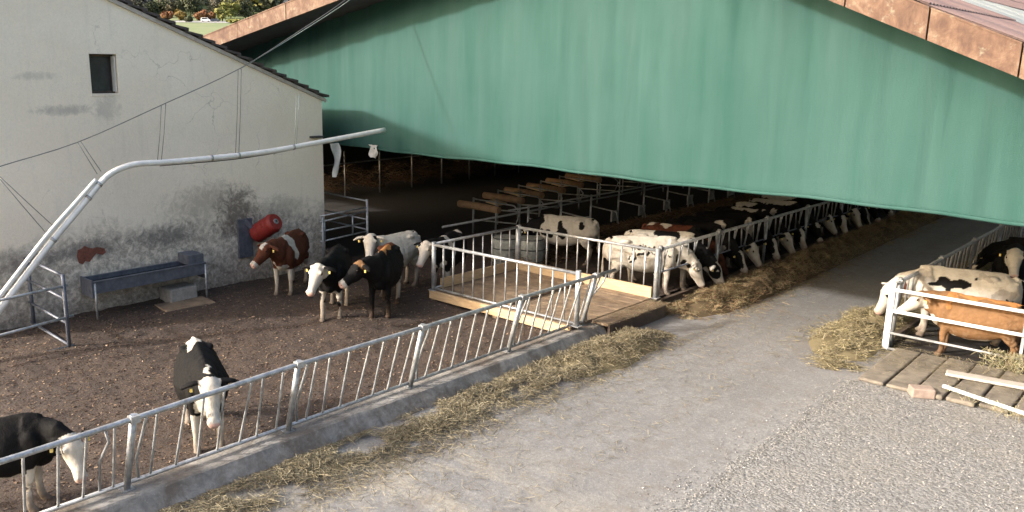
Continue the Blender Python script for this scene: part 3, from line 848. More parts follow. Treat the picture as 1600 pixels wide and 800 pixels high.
# ------------------------------------------------------------------ rotating cow brush
BY = 11.55
br = empty('cow_brush', (WX, BY, 1.3), 'red rotating cow brush mounted on a blue grey plate on the wall', 'brush')
pa, pb = onx(381, 342, WX + .03), onx(381, 402, WX + .03)
pl0 = onx(374, 370, WX); pl1 = onx(392, 370, WX)
MB().box((WX + .05, pa.y, (pa.z + pb.z) / 2), (.08, .42, abs(pa.z - pb.z))).build('plate', 'steel_blue', br)
e0 = onx(400, 366, WX + .10); e1 = onx(431, 346, WX + .80)
ax = (e1 - e0).normalized()
brm = MB(); npt = 14
brm.tube([e0.lerp(e1, i / (npt - 1)) for i in range(npt)], [.245 + .018 * math.sin(i * 2.4) * (0 < i < npt - 1) - (.03 if i in (0, npt - 1) else 0) for i in range(npt)], 28)
brm.build('bristles', 'red_bristle', br)
MB().tube([e1 - ax * .02, e1 + ax * .02], .075, 16).build('hub', 'galv_dull', br)
MB().tube([e1 + ax * .02, e1 + ax * .035], .03, 10).build('bolt', 'dark_rubber', br)
MB().bar(Vector((WX + .06, pa.y, pa.z - .05)), e0 + ax * .05, .1, .12).build('arm', 'steel_blue', br)

# ------------------------------------------------------------------ tube gates
def tube_gate(name, label, posts, rails, mat_r, r=.026, rp=.04, uprights=()):
    root = empty(name, tuple(posts[0][0]), label, 'gate')
    for a, b, mt in posts: MB().tube([a, b], rp, 10).build('post', mt, root)
    for a, b, mt in rails: MB().tube([a, b], r, 8).build('rail', mt, root)
    for a, b, mt in uprights: MB().tube([a, b], r, 8).build('upright', mt, root)
    return root
V = Vector
GX = -16.25
foot = onx(110, 556, GX); GYc = foot.y; zt_ = onx(105, 432, GX).z
A = V((GX, GYc, 0))
def gz(x, y): return ony(x, y, GYc).z
wx_ = WX + .06
rails = []
for (x0, y0), (x1, y1) in (((5, 403), (103, 433)), ((10, 441), (107, 470)), ((18, 475), (110, 508)), ((15, 505), (110, 540))):
    z1 = ony(x1, y1, GYc).z; p0 = ony(x0, y0, GYc)
    rails.append((V((wx_, GYc, z1 + .02)), V((GX, GYc, z1)), 'steel_blue'))  # rails running to the wall get darker steel, shade put into the colour
for (x0, y0), (x1, y1) in (((0, 469), (105, 446)), ((0, 524), (115, 493)), ((0, 571), (116, 539))):
    p1 = onx(x1, y1, GX); p0 = onx(x0, y0, GX)
    dd = (p0 - p1); rails.append((p0 + dd * .6, p1, 'galv'))
tube_gate('pen_gate', 'corner of tubular rails, some coloured dark for shade, near the wall at the left edge', [(A, V((GX, GYc, zt_ + .06)), 'steel_blue'), (V((wx_ + .15, GYc, 0)), V((wx_ + .15, GYc, zt_ + .1)), 'steel_blue')], rails, 'galv', r=.03)

# gate by the barn corner
gp = onx(575, 378, -18.0); GX2 = -18.0; ya, yb = onx(500, 360, GX2).y, onx(574, 360, GX2).y
posts = [(V((GX2, yb, 0)), V((GX2, yb, onx(576, 311, GX2).z)), 'galv'), (V((GX2, ya + .1, 0)), V((GX2, ya + .1, onx(500, 345, GX2).z + .1)), 'galv_dull')]
rails = []; ups = []
for (x0, y0), (x1, y1) in (((500, 338), (572, 324)), ((500, 347), (572, 330)), ((500, 362), (570, 348)), ((500, 378), (574, 361))):
    rails.append((onx(x0, y0, GX2), onx(x1, y1, GX2), 'galv'))
for x in (507, 551): 
    ups.append((V((GX2, onx(x, 350, GX2).y, onx(x, 376 if x < 520 else 367, GX2).z)), V((GX2, onx(x, 350, GX2).y, onx(x, 345 if x < 520 else 336, GX2).z)), 'galv'))
zt2 = onx(574, 314, GX2).z
for k, zz in enumerate((zt2, zt2 - .55, zt2 - .85)):
    rails.append((V((GX2 - 3.2, yb, zz + .06)), V((GX2, yb, zz)), 'galv_dull'))
tube_gate('pen_gate', 'galvanised tubular gate at the far corner of the plaster wall behind the cows', posts, rails, 'galv', r=.024, uprights=ups)

# ------------------------------------------------------------------ white feed pipe on wires
PXX = -16.6
pp = empty('feed_pipe', (PXX, 8, 3.5), 'white bent pipe hung on wires across the front of the plaster wall', 'pipe')
pts = [onx(x, y, PXX) for x, y in ((601, 203), (500, 222), (430, 235), (370, 243), (300, 250), (250, 254), (215, 256), (192, 262), (172, 272), (155, 288), (120, 331), (80, 379), (0, 483), (-70, 575))]
def catmull(P, n=6):
    out = []
    for i in range(len(P) - 1):
        p0, p1, p2, p3 = P[max(i - 1, 0)], P[i], P[i + 1], P[min(i + 2, len(P) - 1)]
        for k in range(n):
            t_ = k / n
            out.append(.5 * ((2 * p1) + (p2 - p0) * t_ + (2 * p0 - 5 * p1 + 4 * p2 - p3) * t_ * t_ + (3 * p1 - p0 - 3 * p2 + p3) * t_ ** 3))
    return out + [P[-1]]
MB().tube(catmull(pts), .064, 12).build('pipe', 'white_paint', pp)
low = [onx(x, y, PXX + .0) for x, y in ((150, 281), (118, 317), (70, 372), (0, 462), (-70, 552))]
MB().tube(catmull(low), .045, 10).build('return_pipe', 'white_paint', pp)
cb = [onx(x, y, PXX - .05) for x, y in ((500, 224.5), (430, 239), (365, 249), (300, 255), (250, 259))]
MB().tube(catmull(cb), .012, 6).build('cable', 'wire', pp)
for x, y in ((458, 230), (372, 243), (330, 247), (155, 288), (138, 309), (83, 375)):
    c_ = onx(x, y, PXX); c2 = onx(x - 8, y + (2.0 if x > 200 else 10), PXX); d_ = (c2 - c_).normalized()
    MB().tube([c_ - d_ * .03, c_ + d_ * .03], .073, 12).build('clamp', 'galv', pp)
sw = empty('support_cable', (PXX, 8, 4.5), 'thin sagging steel cable with paired hanger wires above the white pipe', 'cable')
cpts = [onx(x, y, PXX) for x, y in ((-60, 283), (0, 260), (122, 222), (255, 163), (375, 107), (470, 47), (545, -4), (640, -80))]
MB().tube(catmull(cpts, 4), .010, 6).build('main_cable', 'wire', sw)
tw = [onx(x, y, PXX) for x, y in ((375, 108), (470, 50), (552, -4), (640, -74))]
MB().tube(catmull(tw, 4), .008, 6).build('main_cable', 'pale_wire', sw)
for a, b in (((121, 222), (152, 272)), ((126, 221), (158, 268)), ((252, 164), (246, 252)), ((259, 161), (252, 252)), ((372, 108), (368, 242)), ((377, 106), (373, 242)), ((0, 276), (82, 352)), ((0, 280), (70, 362)), ((463, 150), (460, 228)), ((467, 148), (463, 228))):
    pa, pb = onx(*a, PXX), onx(*b, PXX)
    MB().tube([pa, pa.lerp(pb, .5) + V((0, .01, -.02)), pb], .008, 5).build('hanger_wire', 'wire' if a[0] < 400 else 'pale_wire', sw)

# ------------------------------------------------------------------ cubicle rows inside the barn
def cubicle(label, group):
    """local: board runs along +x, row direction +y"""
    root = empty('cubicle_divider', (0, 0, 0), label, 'divider', group)
    m_ = MB(); m_.tube([(0, 0, 1.06), (.9, .02, 1.05), (1.75, 0, 1.02)], [.125, .13, .12], 12); m_.build('neck_log', 'log_wood', root)
    m_ = MB().tube([(-.012, 0, 1.06), (.0, 0, 1.06)], .118, 12); m_.build('log_end', 'log_end', root)
    MB().tube([(.55, .1, 0), (.55, .1, 1.32)], .035, 8).build('post', 'galv_dull', root)
    MB().tube([(1.55, .1, 0), (1.55, .1, 1.38)], .035, 8).build('post', 'galv_dull', root)
    MB().tube([(.55, .1, 1.28), (2.3, .1, 1.22), (2.55, .1, 1.0), (2.4, .1, .62), (.55, .1, .55)], .026, 8).build('loop_rail', 'galv_dull', root)
    MB().box((1.2, .55, 1.16), (.55, .5, .05), Matrix.Rotation(.12, 3, 'Y')).build('brisket_board', 'log_end', root)
    return root
CG = 'cubicle dividers in the barn row with log neck boards'
c0 = cubicle('round log neck board on a steel cubicle divider in the row inside the barn', CG)
cpos = []
for i, (x, y) in enumerate(((718, 318), (757, 305), (790, 297), (825, 290), (855, 282), (885, 275))):
    p = onz(x, y, 1.06); cpos.append(p)
for i, p in enumerate(cpos):
    o = c0 if i == 0 else copy_tree(c0)
    o.location = (p.x, p.y, 0); o.rotation_euler.z = random.uniform(-.06, .06)
y_ = cpos[-1].y
for i in range(4):
    o = copy_tree(c0); o.location = (cpos[-1].x + .1 * i, y_ + 1.75 * (i + 1), 0)
rr = empty('cubicle_rail', (-17, 24, 0), 'long dark steel rail running along the row of log cubicles', 'rail')
xr_ = cpos[0].x + 2.3
MB().tube([(xr_, 17.6, .95), (xr_, 34, .95)], .035, 8).build('rail', 'galv_dull', rr)
MB().tube([(xr_ + 1.0, 19.5, 1.35), (xr_ + 1.0, 36, 1.35)], .03, 8).build('rail', 'galv_dull', rr)
for i in range(9):
    y = 20.5 + i * 1.75
    MB().tube([(xr_ + 1.0, y, 0), (xr_ + 1.0, y, 1.4)], .036, 8).build('post', 'galv', rr)
    MB().tube([(xr_ + 1.0, y, 1.0), (xr_ + 2.0, y + .05, .9), (xr_ + 2.1, y + .05, .5)], .026, 8).build('arm', 'galv_dull', rr)
    MB().box((xr_ + 1.9, y + .1, .75), (.05, .4, .35)).build('plate', 'galv', rr)
fr = empty('cubicle_rail', (-28, 26, 0), 'dim steel rail on posts along the far left cubicle row', 'rail')
MB().tube([(-28.5, 18, 1.55), (-29.5, 40, 1.55)], .035, 8).build('rail', 'galv_dull', fr)
for i in range(9):
    y = 19 + i * 2.2
    MB().tube([(-28.55 - i * .1, y, 0), (-28.55 - i * .1, y, 2.1)], .04, 8).build('post', 'galv_dull', fr)

# grey tubs behind the pen
for i, (x, y, lab) in enumerate(((783, 418, 'grey ribbed tub directly behind the corner post of the pen railing'), (822, 420, 'grey ribbed tub beneath the head of the patched white cow'))):
    p = onz(x, y); p = V((p.x - .1, p.y + .3, 0))
    m_ = MB(); prof = [(0.02, .30), (.10, .36), (.3, .40), (.5, .415), (.7, .40), (.86, .36)]
    rings = []
    m_.tube([(p.x, p.y, z_) for z_, r in prof], [r for z_, r in prof], 24, cap=True)
    tb = empty('tub', tuple(p), lab, 'tub')
    m_.build('body', 'tub_grey', tb)
    for z_, r in ((.2, .385), (.55, .42), (.84, .375)):
        MB().tube([(p.x + r * math.cos(t_), p.y + r * math.sin(t_), z_) for t_ in np.linspace(0, 2 * math.pi, 28)], .016, 6, cap=False).build('hoop', 'dark_rubber', tb)

# ------------------------------------------------------------------ cattle
COL = dict(white=(.46, .42, .36), black=(.007, .0065, .0065), brown=(.085, .030, .017), ginger=(.165, .09, .043), pink=(.48, .31, .26), tan=(.30, .14, .05), grey=(.32, .29, .25))
def loft(mb, secs, seg=18, pw=2.2):
    """closed tube; secs = (centre, side radius, tall radius, [taper toward the top])"""
    C_ = [Vector(s_[0]) for s_ in secs]; n = len(secs); vs_ = []
    for i, s_ in enumerate(secs):
        d = (C_[min(i + 1, n - 1)] - C_[max(i - 1, 0)]).normalized()
        side = Vector((-d.y, d.x, 0))
        if side.length < .15: side = Vector((0, 1, 0))
        side.normalize()
        upv = d.cross(side) * (1 if d.cross(side).z >= 0 or abs(d.z) > .9 else -1)
        tp = s_[3] if len(s_) > 3 else 0
        for k in range(seg):
            a = 2 * math.pi * k / seg; ca, sa = math.cos(a), math.sin(a)
            cx_ = math.copysign(abs(ca) ** (2 / pw), ca); sx_ = math.copysign(abs(sa) ** (2 / pw), sa)
            vs_.append(C_[i] + side * (s_[1] * cx_ * (1 - tp * max(sx_, 0))) + upv * (s_[2] * sx_))
    fs = []
    for i in range(n - 1):
        for k in range(seg):
            k2 = (k + 1) % seg; fs.append((i * seg + k, i * seg + k2, (i + 1) * seg + k2, (i + 1) * seg + k))
    vs_ += [C_[0], C_[-1]]; a, b = n * seg, n * seg + 1
    for k in range(seg):
        k2 = (k + 1) % seg; fs.append((a, k2, k)); fs.append((b, (n - 1) * seg + k, (n - 1) * seg + k2))
    mb.add(vs_, fs, True)

def make_cow(label, pos, heading, scale=1.0, poll=(1.22, 0, 1.46), hdir=(.75, 0, -.66), base='black', patches=(), face='white', legs=.5,
             voxel=.022, stance=(0, 0, 0, 0), tail='base', tags=True, group=None, belly=None, fat=1.08, extra_face=(), deep=1.06, hsz=1.2):
    rnd = random.Random(label)
    mb = MB()
    T = [(-.90, 1.17, .10, .10, .0), (-.86, 1.15, .20, .19, .1), (-.76, 1.10, .30, .25, .2), (-.58, 1.07, .34, .285, .3), (-.40, 1.045, .365, .305, .35), (-.15, .995, .405, .335, .42),
         (.10, .985, .42, .345, .45), (.32, .995, .405, .315, .42), (.52, 1.03, .385, .265, .45), (.68, 1.04, .32, .215, .4), (.80, 1.03, .21, .15, .2), (.86, 1.03, .09, .07, 0)]
    loft(mb, [((x, 0, zc - hh * (deep - 1)), hw * (fat if -.6 < x < .5 else 1), hh * deep, tp) for x, zc, hh, hw, tp in T], 24, 2.25)
    poll = Vector(poll); hd = Vector(hdir).normalized()
    # neck
    n0 = Vector((.50, 0, 1.10)); n3 = poll + hd * .03
    n1 = Vector((.80, n3.y * .12, 1.08 + (poll.z - 1.1) * .30)); n2 = n0.lerp(n3, .72) + Vector((.03, 0, .02 if poll.z > 1.1 else .06))
    loft(mb, [(n0, .20, .34), (n1, .17, .29), (n2, .135, .215), (n3, .10, .14)], 18)
    # head
    side = Vector((0, 0, 1)).cross(hd)
    if side.length < .2: side = Vector((-math.sin(0), 1, 0))
    side.normalize(); upv = hd.cross(side); upv = upv if upv.dot(Vector((0, 0, 1)) + Vector((.6, 0, 0)) * (1 if hd.z < -.85 else 0)) > 0 else -upv
    if hd.z < -.5:   # forehead faces forward when the head hangs
        fwdv = Vector((hd.x, hd.y, 0)); 
        if upv.dot(Vector((1, 0, .4))) < 0 and fwdv.length < .3: upv = -upv
    def hp(s_, l_=0, u_=0): return poll + (hd * s_ * (hsz - .06) + side * l_ * hsz + upv * u_ * hsz)
    HS = [(-.08, .055, .06, .02), (-.03, .095, .105, .0), (.06, .118, .135, -.01), (.15, .120, .140, -.025), (.24, .098, .122, -.035), (.33, .078, .098, -.035), (.42, .074, .084, -.03), (.49, .078, .075, -.03), (.535, .060, .052, -.03), (.55, .02, .02, -.03)]
    vs_ = []; seg = 18; fs = []
    for s_, w, h_, u_ in HS:
        for k in range(seg):
            a = 2 * math.pi * k / seg; ca, sa = math.cos(a), math.sin(a)
            nar = 1 - (.18 if sa < 0 else 0) * abs(sa)
            vs_.append(hp(s_, w * math.copysign(abs(ca) ** .85, ca) * nar, u_ + h_ * math.copysign(abs(sa) ** .9, sa)))
    for i in range(len(HS) - 1):
        for k in range(seg):
            k2 = (k + 1) % seg; fs.append((i * seg + k, i * seg + k2, (i + 1) * seg + k2, (i + 1) * seg + k))
    vs_ += [hp(-.09), hp(.555, 0, -.03)]; a, b = len(HS) * seg, len(HS) * seg + 1
    for k in range(seg):
        k2 = (k + 1) % seg; fs.append((a, k2, k)); fs.append((b, (len(HS) - 1) * seg + k, (len(HS) - 1) * seg + k2))
    mb.add(vs_, fs, True)
    for sg in (1, -1):                                     # brow ridges, nostril bumps, ears
        mb.ball(hp(.13, sg * .10, .055), .048, 10, 6)
        mb.ball(hp(.49, sg * .05, .015), .034, 10, 6)
        ea, eb, ec, ed = hp(.00, sg * .08, .03), hp(-.01, sg * .16, .025), hp(.0, sg * .25, .0), hp(.03, sg * .335, -.035)
        loft(mb, [(ea, .035, .03), (eb, .070, .032), (ec, .078, .028), (ed, .024, .02)], 10)
    # dewlap under the neck
    thr = hp(.10, 0, -.12)
    loft(mb, [(thr, .028, .05), (thr.lerp(Vector((.74, 0, .80)), .5) + Vector((-.05, 0, .05)), .035, .12), ((.74, 0, .84), .06, .12)], 10)
    # legs
    st = stance
    for sg, dx in ((1, st[0]), (-1, st[1])):
        y = .17 * sg
        loft(mb, [((.58, y * .9, 1.05), .10, .19), ((.56, y, .86), .10, .155), ((.55 + dx * .15, y, .68), .078, .10), ((.57 + dx * .45, y, .47), .060, .068), ((.565 + dx * .5, y, .42), .062, .066), ((.56 + dx * .7, y, .34), .052, .056), ((.56 + dx * .85, y, .20), .049, .053), ((.57 + dx * .95, y, .125), .055, .057), ((.59 + dx, y, .075), .052, .058), ((.615 + dx, y, .04), .066, .078), ((.62 + dx, y, .0), .07, .085)], 14)
    for sg, dx in ((1, st[2]), (-1, st[3])):
        y = .175 * sg
        loft(mb, [((-.62, y * .9, 1.12), .13, .24), ((-.58, y, .92), .14, .225), ((-.575, y * 1.02, .76), .115, .17), ((-.64 + dx * .2, y, .62), .080, .105), ((-.715 + dx * .4, y, .52), .060, .078), ((-.725 + dx * .5, y, .46), .056, .070), ((-.71 + dx * .65, y, .36), .053, .060), ((-.695 + dx * .8, y, .20), .050, .055), ((-.68 + dx * .92, y, .125), .056, .058), ((-.655 + dx, y, .075), .054, .06), ((-.63 + dx, y, .04), .068, .08), ((-.625 + dx, y, .0), .072, .086)], 14)
    # hip bones, brisket, udder/flank, tail
    for sg in (1, -1):
        mb.ball((-.43, .19 * sg, 1.305), (.13, .075, .05)); mb.ball((-.83, .11 * sg, 1.23), (.06, .05, .05))
        mb.ball((.60, .19 * sg, .98), (.17, .10, .26))
    mb.ball((.70, 0, .80), (.17, .13, .17)); mb.ball((-.48, 0, .74), (.20, .15, .14)); mb.ball((.52, 0, 1.39), (.26, .055, .055)); mb.ball((-.05, 0, 1.385), (.75, .05, .035))
    tx = -.90; sw_ = rnd.uniform(-.06, .06)
    mb.tube([(-.80, 0, 1.345), (tx + .01, sw_ * .2, 1.29), (tx - .045, sw_ * .5, 1.12), (tx - .055, sw_, .86), (tx - .05, sw_ * 1.3, .66), (tx - .045, sw_ * 1.4, .48), (tx - .04, sw_ * 1.4, .36)], [.035, .036, .030, .027, .036, .044, .024], 10)
    # one continuous skin
    me = bpy.data.meshes.new('body'); me.from_pydata([tuple(p) for p in mb.v], [], mb.f)
    import bmesh
    bm = bmesh.new(); bm.from_mesh(me); bmesh.ops.recalc_face_normals(bm, faces=bm.faces); bm.to_mesh(me); bm.free()
    tmp = bpy.data.objects.new('tmp', me); col.objects.link(tmp)
    r = tmp.modifiers.new('r', 'REMESH'); r.mode = 'VOXEL'; r.voxel_size = voxel; r.use_smooth_shade = True
    s_ = tmp.modifiers.new('s', 'SMOOTH'); s_.factor = .5; s_.iterations = 4 if voxel > .025 else 6
    dg = bpy.context.evaluated_depsgraph_get()
    me2 = bpy.data.meshes.new_from_object(tmp.evaluated_get(dg))
    bpy.data.objects.remove(tmp); bpy.data.meshes.remove(me)
    n = len(me2.vertices); co = np.empty(n * 3); me2.vertices.foreach_get('co', co); co = co.reshape(-1, 3)
    sd_ = rnd.uniform(0, 50)
    nz = np.stack([vnoise(co, 5.5, sd_ + q * 9.1) for q in range(2)], 1)
    nf = vnoise(co, 16, sd_ + 3)
    w3 = np.stack([nz[:, 0], nz[:, 1], (nz[:, 0] - nz[:, 1])], 1) * .085 + nf[:, None] * .018
    wp = co + w3
    nr = np.empty(n * 3); me2.vertices.foreach_get('normal', nr); nr = nr.reshape(-1, 3)
    inb = np.clip((co[:, 2] - .45) * 4, .15, 1)[:, None]
    rib = np.sin(co[:, 0] * 34 + co[:, 2] * 6) * np.exp(-((co[:, 0] + .02) / .28) ** 2) * np.exp(-((co[:, 2] - 1.05) / .22) ** 2)
    co2 = co + nr * (nz[:, :1] * .011 + nf[:, None] * .005 + rib[:, None] * .0035) * inb
    me2.vertices.foreach_set('co', co2.reshape(-1)); me2.update()
    C_ = np.tile(np.array(COL[base]), (n, 1))
    Wt = np.array(COL['white'])
    def put(mask, cname): C_[mask] = np.array(COL[cname])
    hrel = co - np.array(poll); hs = hrel @ np.array(hd) / (hsz - .06); hl = hrel @ np.array(side) / hsz; hu = hrel @ np.array(upv) / hsz
    inhead = (hs > -.05) & (hs < .6) & (np.abs(hl) < .125) & (np.abs(hu) < .2)
    legz = legs + nz[:, 0] * .12
    bodyz = co[:, 2]
    islow = (bodyz < legz) & ~inhead & (bodyz < .66)
    if legs > 0: put(islow, 'white')
    if belly is not None: put((wp[:, 2] < belly) & (np.abs(wp[:, 0]) < .75) & ~inhead, 'white')
    for pc in patches:
        cname, cx, cy, cz, rx, ry, rz = pc
        q = ((wp[:, 0] - cx) / rx) ** 2 + ((wp[:, 1] - cy) / ry) ** 2 + ((wp[:, 2] - cz) / rz) ** 2
        put((q < 1) & ~inhead, cname)
    nl = hl + nz[:, 0] * .02; ns = hs + nz[:, 1] * .03
    if face == 'white': put(inhead & (hs > -.06) & (np.abs(hl) < .128), 'white')
    elif face == 'blaze': put(inhead & (np.abs(nl) < .068 + .03 * np.clip(ns, 0, 1)) & (hu > -.06) & (ns > .0), 'white'); put(inhead & (ns > .40), 'white')
    elif face == 'thin': put(inhead & (np.abs(nl) < .03) & (hu > -.02) & (ns > .02), 'white')
    elif face == 'star': put(inhead & (np.abs(nl) < .06) & (hu > -.02) & (ns > .0) & (ns < .16), 'white'); put(inhead & (ns > .44), 'white')
    elif face == 'muzzle': put(inhead & (ns > .42), 'white')
    elif face == 'base': put(inhead, base)
    else: put(inhead, face)
    for pc in extra_face:
        cname, a0, b0, c0_, ra, rb, rc = pc
        q = ((ns - a0) / ra) ** 2 + ((nl - b0) / rb) ** 2 + ((hu - c0_) / rc) ** 2
        put(inhead & (q < 1), cname)
    if face not in ('base', 'thin'): put(inhead & (hs > .505), 'pink')
    put((np.abs(hs - .05) < .12) & (np.abs(hl) > .15) & inhead, base)
    hoof = (bodyz < .065) & (hs < -.2); C_[hoof] = np.array((.05, .042, .035))
    # warm, uneven hair and dirt specks that belong to the hide
    C_ *= (1 + nf * .10)[:, None]
    dirty = np.clip((.80 - bodyz) * 1.3 + nz[:, 1] * .9 + nf * .4 - .1 + .5 * (co[:, 0] < -.55), 0, .75)[:, None]
    C_ = C_ * (1 - dirty * .55) + np.array((.17, .12, .08)) * dirty * .55 * (C_.mean(1, keepdims=True) > .1)
    at_ = me2.attributes.new('coat', 'FLOAT_COLOR', 'POINT')
    at_.data.foreach_set('color', np.concatenate([np.clip(C_, .004, .9), np.ones((n, 1))], 1).astype(np.float32).reshape(-1))
    me2.materials.clear(); me2.materials.append(MATS['coat'])
    o = bpy.data.objects.new('cow', me2); col.objects.link(o)
    o.location = (pos[0], pos[1], pos[2] if len(pos) > 2 else (.055 if pos[1] < 17 else .03)); o.rotation_euler.z = math.atan2(heading[1], heading[0]); o.scale = (scale,) * 3
    tag(o, label, 'cow', group)
    def child(m_, nm, mat):
        c_ = m_.build(nm, mat); c_.parent = o; return c_
    for sg in (1, -1):
        child(MB().ball(hp(.145, sg * .118, .045), (.022, .022, .022), 8, 6), 'eye', 'eye_black')
        child(MB().ball(hp(.515, sg * .045, .0), (.014, .014, .014), 8, 6), 'nostril', 'eye_black')
        if tags: child(MB().box(hp(.06, sg * .215, -.02), (.04, .035, .05)), 'ear_tag', 'tag_yellow')
    return o

GR = 'dairy cattle'
D2 = lambda a, b: (a, b)
# --- in the yard
make_cow('black and white cow facing the kerb fence with a broad white face and white chest', (-10.62, 5.78), (.95, -.40), 1.0, fat=1.18, poll=(1.16, .0, 1.31), hdir=(.56, -.02, -.83), base='black', face='white',
         legs=.62, patches=(('white', -.70, -.02, 1.38, .30, .13, .2), ('white', -.38, -.10, 1.42, .34, .09, .12), ('white', .80, 0, .80, .22, .22, .30), ('white', .66, 0, .95, .2, .12, .2), ('white', -.05, .40, .95, .09, .15, .16), ('white', .95, 0, 1.40, .25, .045, .2)), stance=(.03, -.02, -.04, .08), voxel=.02, group=GR)
make_cow('black cow with plain white face standing at the near left end of the kerb fence', (-10.52, 2.72), (.50, .87), .90, fat=1.1, poll=(1.12, -.22, 1.08), hdir=(.30, -.50, -.84), base='black', face='white', legs=.36, belly=.66,
         patches=(('white', .62, -.2, .62, .12, .15, .12),), stance=(.05, -.05, 0, .1), voxel=.02, group=GR)
make_cow('dark brown cow with white shoulder patch below the red brush', (-16.95, 11.95), (.60, -.80), 1.05, poll=(1.14, -.16, 1.30), hdir=(.62, -.42, -.60), base='brown', face='star', legs=.72,
         patches=(('white', .44, .10, 1.24, .17, .34, .42), ('white', .74, 0, .70, .14, .2, .14)), stance=(0, .03, 0, 0), group=GR)
make_cow('black cow with whole white face and white forelegs in the middle of the yard', (-14.45, 11.4), (.68, -.73), 1.07, poll=(1.14, -.14, 1.28), hdir=(.62, -.22, -.72), base='black', face='white', legs=.70,
         patches=(('black', .60, -.17, .50, .10, .10, .12), ('black', .6, .17, .3, .1, .08, .14), ('white', -.80, .05, 1.33, .10, .10, .10)), stance=(-.10, .08, .1, -.06), group=GR)
make_cow('black cow with ginger poll and white muzzle standing before the all white cow', (-13.82, 12.4), (.60, -.80), 1.07, poll=(1.14, -.26, 1.26), hdir=(.48, -.62, -.56), base='black', face='muzzle', legs=.0,
         patches=(('tan', -.1, 0, 1.42, .7, .09, .12), ('brown', -.6, -.1, 1.2, .4, .3, .26), ('white', -.66, .18, .36, .16, .13, .42), ('white', .5, 0, .62, .1, .1, .08)), extra_face=(('ginger', .0, 0, .05, .10, .16, .14), ), stance=(-.06, .07, .1, -.1), group=GR)
make_cow('all white cow resting its head over the ginger polled black cow', (-15.0, 13.75), (.12, -1.0), 1.05, poll=(1.06, .22, 1.50), hdir=(.55, .42, -.56), base='white', face='white', legs=.0,
         extra_face=(('black', .05, .10, .05, .06, .06, .08),), group=GR, stance=(0, 0, .05, -.05))
make_cow('black and white cow looking out past the near corner post of the pen railing', (-14.30, 15.05), (.42, -.92), 1.0, poll=(1.12, -.18, 1.32), hdir=(.58, -.12, -.74), base='black', face='white', legs=.55,
         patches=(('white', .42, .1, 1.30, .14, .35, .40), ('white', -.55, .08, 1.42, .10, .16, .16), ('white', .7, 0, .75, .15, .2, .2)), group=GR)
# --- just inside the barn
make_cow('white cow with black head and large black flank spots standing broadside inside the barn', (-13.85, 19.55), (-.90, -.44), 1.0, poll=(1.14, .02, .98), hdir=(.40, .0, -.80), base='white', face='base', legs=.0,
         patches=(('black', .86, 0, 1.15, .28, .4, .45), ('black', 1.05, 0, 1.05, .3, .3, .3), ('black', .14, .3, 1.18, .10, .20, .17), ('black', .06, .3, .98, .15, .2, .18), ('black', .50, .28, .92, .18, .2, .10), ('black', -.48, .28, 1.20, .085, .12, .10)), extra_face=(('black', .2, 0, 0, .32, .2, .25),), group=GR, fat=1.05)
SP = tuple(('black', random.uniform(-.35, .35), -.32, random.uniform(.80, 1.28), *(lambda r: (r, .12, r * random.uniform(.6, 1.3)))(random.uniform(.022, .045))) for _ in range(34))
make_cow('white cow peppered with small black spots eating at the corner of the inner feed fence', (-10.52, 18.22), (.82, .58), 1.04, poll=(1.20, .02, .78), hdir=(.42, -.06, -.86), base='white', face='white', legs=.0,
         patches=SP + (('black', .62, -.2, 1.0, .08, .1, .05), ('black', .75, -.15, .92, .05, .12, .10), ('black', .95, -.1, .85, .07, .12, .06)), extra_face=(('black', .13, -.11, .04, .04, .04, .04), ('black', .0, 0, -.1, .07, .2, .05)), fat=1.08, group=GR)
make_cow('white backed cow with black shoulders beside the spotted cow at the feed fence', (-10.52, 19.12), (.93, .36), 1.05, poll=(1.24, .0, .66), hdir=(.48, .0, -.82), base='white', face='blaze', legs=.4,
         patches=(('black', .05, 0, 1.36, .22, .22, .22), ('black', .30, -.1, 1.33, .12, .16, .14), ('black', .80, 0, .95, .30, .4, .40), ('black', 1.1, 0, .8, .3, .3, .3), ('black', .4, -.3, .9, .2, .2, .2)), extra_face=(('black', .1, .1, 0, .2, .055, .2), ('black', .1, -.1, 0, .2, .055, .2)), group=GR)
make_cow('red brown cow with white rump patches behind the inner feed fence', (-10.98, 20.55), (.95, .10), 1.0, poll=(1.22, .05, .72), hdir=(.5, .1, -.8), base='brown', face='base', legs=.3,
         patches=(('white', -.60, .05, 1.38, .20, .16, .14), ('white', -.20, -.1, 1.40, .16, .12, .12), ('black', .7, 0, 1.0, .35, .4, .5), ('white', -.35, .25, 1.33, .1, .1, .1)), voxel=.026, group=GR)
